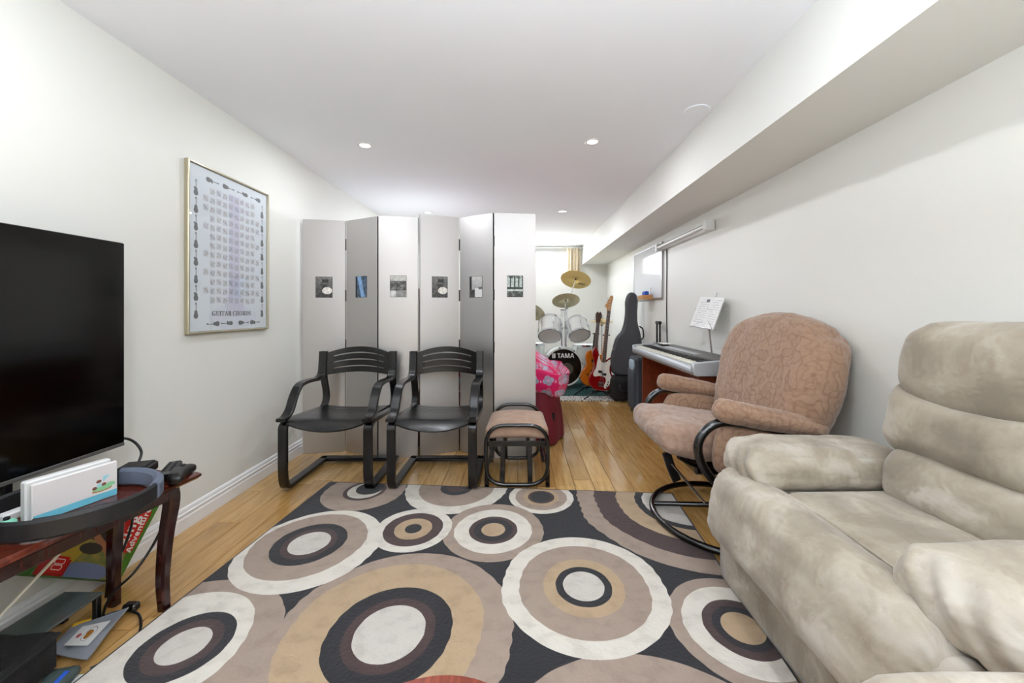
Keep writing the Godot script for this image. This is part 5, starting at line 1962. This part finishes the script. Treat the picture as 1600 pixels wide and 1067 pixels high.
# ================================================================ the far end and the right wall
func build_back_things() -> void:
	# oriental rug with a teal field
	var im := Image.create(512, 420, false, Image.FORMAT_RGB8)
	for y in 420:
		for x in 512:
			var n := noise.get_noise_2d(x * 0.16, y * 0.16)
			var n2 := noise.get_noise_2d(x * 0.35 + 50, y * 0.35)
			var edge := mini(mini(x, 511 - x), mini(y, 419 - y))
			var c := Color(0.93, 0.91, 0.87)
			if edge < 62:
				if n + 0.4 * n2 > 0.14: c = Color(0.16, 0.17, 0.19)
				elif n < -0.33: c = Color(0.45, 0.40, 0.40)
				if edge > 52: c = Color(0.10, 0.20, 0.22)
			else:
				c = Color(0.06, 0.26, 0.26) if n2 < 0.36 else Color(0.55, 0.58, 0.52)
			im.set_pixel(x, y, c)
	var s := S()
	UVF = func(p: Vector3) -> Vector2: return Vector2(p.x / 2.3, p.z / 1.9)
	box(s, Vector3(1.15, 0.006, 0.95), Vector3(2.3, 0.012, 1.9), 0.003)
	UVF = null
	tag(obj("oriental_rug", s, printed("oriental_print", im, 1.0), null, T(Vector3(-0.78, 0.0005, -6.68))), "oriental rug with a white and black border and teal field under the drum kit", "rug")
	# upright suitcase
	var t := thing("suitcase", "dark grey upright suitcase with raised handle behind the end of the desk", "suitcase", Vector3(1.39, 0, -4.24))
	s = S()
	box(s, Vector3(0, 0.335, 0), Vector3(0.31, 0.57, 0.30), 0.025)
	obj("body", s, M.suitcase_cloth, t)
	s = S()
	pillow(s, Vector3(0.03, 0.44, 0.24), 0.014, 8, Vector3.ZERO, null, T(Vector3(-0.16, 0.27, 0)))
	obj("pocket", s, M.suitcase_cloth, t)
	s = S()
	pillow(s, Vector3(0.03, 0.115, 0.17), 0.014, 8, Vector3(0.004, 0, 0), func(q: Vector3, p: Vector3) -> Vector3: return Vector3(q.x, q.y, q.z * (1 - 0.25 * p.y * p.y)), T(Vector3(-0.163, 0.535, 0.02)))
	tag(obj("tag", s, mat("pale_blue", Color(0.62, 0.70, 0.75), 0.6), t), "pale blue patch near its top")
	for p in [Vector2(-0.125, 0.12), Vector2(-0.125, -0.12), Vector2(0.125, 0.12), Vector2(0.125, -0.12)]:
		s = S()
		disc(s, 0.024, 0.02, 0.004, 16, Transform3D(Basis(Vector3(0, 0, 1), PI / 2), Vector3(p.x + 0.01, 0.025, p.y)))
		box(s, Vector3(p.x, 0.045, p.y), Vector3(0.03, 0.02, 0.03), 0.004)
		obj("wheel", s, M.black_plastic, t)
	s = S()
	for z in [-0.045, 0.045]:
		tube(s, PackedVector3Array([Vector3(0.135, 0.62, z), Vector3(0.135, 0.99, z)]), 0.011, 8)
	box(s, Vector3(0.135, 0.995, 0), Vector3(0.032, 0.035, 0.135), 0.01)
	obj("handle", s, M.black_plastic, t)
	# fluorescent fitting
	t = thing("fluorescent_fitting", "long white fluorescent tube fitting under the bulkhead on the right wall", "light fitting", Vector3(1.58, 1.825, -3.68))
	s = S()
	extrude(s, PackedVector2Array([Vector2(-0.002, -0.04), Vector2(-0.002, 0.04), Vector2(-0.042, 0.028), Vector2(-0.042, -0.028)]), 1.14, 0.003)
	obj("housing", s, M.white_plastic, t)
	s = S()
	tube(s, PackedVector3Array([Vector3(-0.066, -0.004, -0.54), Vector3(-0.066, -0.004, 0.535)]), 0.0135, 14)
	obj("tube", s, mat("tube_glass", Color(0.95, 0.96, 0.95), 0.15), t)
	for z in [-0.555, 0.555]:
		s = S()
		box(s, Vector3(-0.046, 0, z), Vector3(0.082, 0.084, 0.045), 0.005)
		obj("end_cap", s, M.white_plastic, t)
	s = S()
	tube(s, path([Vector3(1.572, 1.81, -4.13), Vector3(1.575, 1.6, -4.13), Vector3(1.575, 1.1, -4.135), Vector3(1.572, 0.70, -4.11), Vector3(1.572, 0.40, -4.10)], 5), 0.0055, 8)
	tag(obj("wall_cord", s, M.black_plastic), "black power cord hanging straight down the right wall from the fluorescent fitting", "cord")
	# whiteboard
	t = thing("whiteboard", "aluminium framed whiteboard on the right wall above the suitcase", "whiteboard", Vector3(1.58, 1.575, -4.765), -PI / 2)
	s = S()
	box(s, Vector3(0, 0, 0.008), Vector3(1.01, 0.61, 0.012), 0.001)
	obj("board", s, mat("board_white", Color(0.90, 0.91, 0.92), 0.08), t)
	for e in [[Vector3(0, 0.308, 0.010), Vector3(1.05, 0.02, 0.02)], [Vector3(0, -0.308, 0.010), Vector3(1.05, 0.02, 0.02)], [Vector3(-0.515, 0, 0.010), Vector3(0.02, 0.60, 0.02)], [Vector3(0.515, 0, 0.010), Vector3(0.02, 0.60, 0.02)]]:
		s = S()
		box(s, e[0], e[1], 0.003)
		obj("frame_rail", s, M.steel, t)
	t = thing("marker_shelf", "small wooden shelf box on the right wall at the foot of the whiteboard", "shelf", Vector3(1.58, 1.262, -4.62))
	s = S()
	span(s, Vector3(-0.135, 0.0, -0.10), Vector3(-0.022, 0.012, 0.10), 0.002)
	span(s, Vector3(-0.135, 0.012, -0.10), Vector3(-0.123, 0.05, 0.10), 0.002)
	span(s, Vector3(-0.123, 0.012, -0.10), Vector3(-0.022, 0.05, -0.088), 0.002)
	span(s, Vector3(-0.123, 0.012, 0.088), Vector3(-0.022, 0.05, 0.10), 0.002)
	span(s, Vector3(-0.028, 0.0, -0.03), Vector3(-0.0205, 0.04, 0.03), 0.002)
	obj("tray", s, M.maple, t)
	s = S()
	box(s, Vector3(1.505, 1.317, -4.62), Vector3(0.05, 0.085, 0.11), 0.008, T(Vector3.ZERO))
	tag(obj("board_eraser", s, M.blue), "blue whiteboard eraser standing in the small wooden shelf box", "eraser")
	s = S()
	tube(s, PackedVector3Array([Vector3(1.53, 1.275, -4.545), Vector3(1.545, 1.40, -4.545)]), 0.008, 8)
	tag(obj("marker", s, M.white_plastic), "white marker pen standing beside the blue eraser", "marker")
	# curtain at the far window
	t = thing("curtain", "narrow beige curtain bunched at the side of the far window", "curtain", Vector3(0.955, 1.79, -6.915))
	s = S()
	sheet(s, func(u: float, v: float) -> Vector3: return Vector3(-0.12 + 0.24 * u, 0.455 * v, 0.022 * sin(u * 26.0) + 0.012 * sin(u * 11.0)), 0, 1, 0, 1, 50, 4, 0.004)
	obj("cloth", s, M.curtain, t)
	t = thing("curtain_rod", "thin white curtain rod above the far window", "curtain rod", Vector3(0.3, 2.262, -6.95))
	s = S()
	tube(s, PackedVector3Array([Vector3(-0.95, 0, 0.02), Vector3(0.85, 0, 0.02)]), 0.009, 8)
	obj("rod", s, M.white_plastic, t)
	for x in [-0.9, 0.8]:
		s = S()
		span(s, Vector3(x - 0.01, -0.02, -0.07), Vector3(x + 0.01, 0.012, 0.02), 0.002)
		obj("bracket", s, M.white_plastic, t)


# ================================================================ close to the camera
func build_foreground() -> void:
	var t := thing("round_stool", "small round stool with a reddish wooden top standing on the rug near the camera", "stool", Vector3(-0.137, 0.0125, -0.512))
	var s := S()
	disc(s, 0.212, 0.026, 0.007, 48, T(Vector3(0, 0.411, 0)))
	var red := mat("red_wood", Color.WHITE, 0.3)
	tri_tex(red, ntex(0.015, [Color(0.50, 0.24, 0.17), Color(0.38, 0.15, 0.10), Color(0.54, 0.28, 0.20)], 256, FastNoiseLite.TYPE_SIMPLEX_SMOOTH, 4, 15.0, 41), Vector3(8, 2, 1.5))
	obj("top", s, red, t)
	s = S()
	lathe(s, [Vector2(0.14, 0.36), Vector2(0.17, 0.36), Vector2(0.17, 0.412), Vector2(0.14, 0.412), Vector2(0.14, 0.36)], 32)
	obj("apron", s, red, t)
	for k in 4:
		var a := TAU * k / 4 + PI / 4
		var d := Vector3(cos(a), 0, sin(a))
		s = S()
		tube(s, PackedVector3Array([d * 0.135 + Vector3(0, 0.41, 0), d * 0.175]), 0.016, 10)
		obj("leg", s, red, t)
	# the sofa at the lower right, of which only the arm's top shows
	t = thing("sofa", "pale beige sofa close to the camera, only the top of its arm showing", "sofa", Vector3(1.0, 0, -0.15))
	s = S()
	pillow(s, Vector3(1.02, 0.34, 0.60), 0.03, 10, Vector3.ZERO, null, T(Vector3(0.03, 0.20, 0.0)))
	obj("base", s, M.suede, t)
	s = S()
	pillow(s, Vector3(1.04, 0.26, 0.28), 0.045, 22, Vector3(0, 0.006, 0.0), wrinkled(0.006, 6.0), T(Vector3(-0.015, 0.492, -0.275)))
	obj("arm_pad", s, M.suede, t)
	s = S()
	pillow(s, Vector3(0.80, 0.16, 0.44), 0.05, 14, Vector3(0, 0.015, 0), wrinkled(0.006, 6.0), T(Vector3(-0.06, 0.42, 0.07)))
	obj("seat_cushion", s, M.suede, t)
	for p in [Vector2(-0.42, -0.25), Vector2(-0.42, 0.25), Vector2(0.5, -0.25), Vector2(0.5, 0.25)]:
		s = S()
		disc(s, 0.025, 0.034, 0.004, 14, T(Vector3(p.x, 0, p.y)))
		obj("foot", s, M.black_plastic, t)
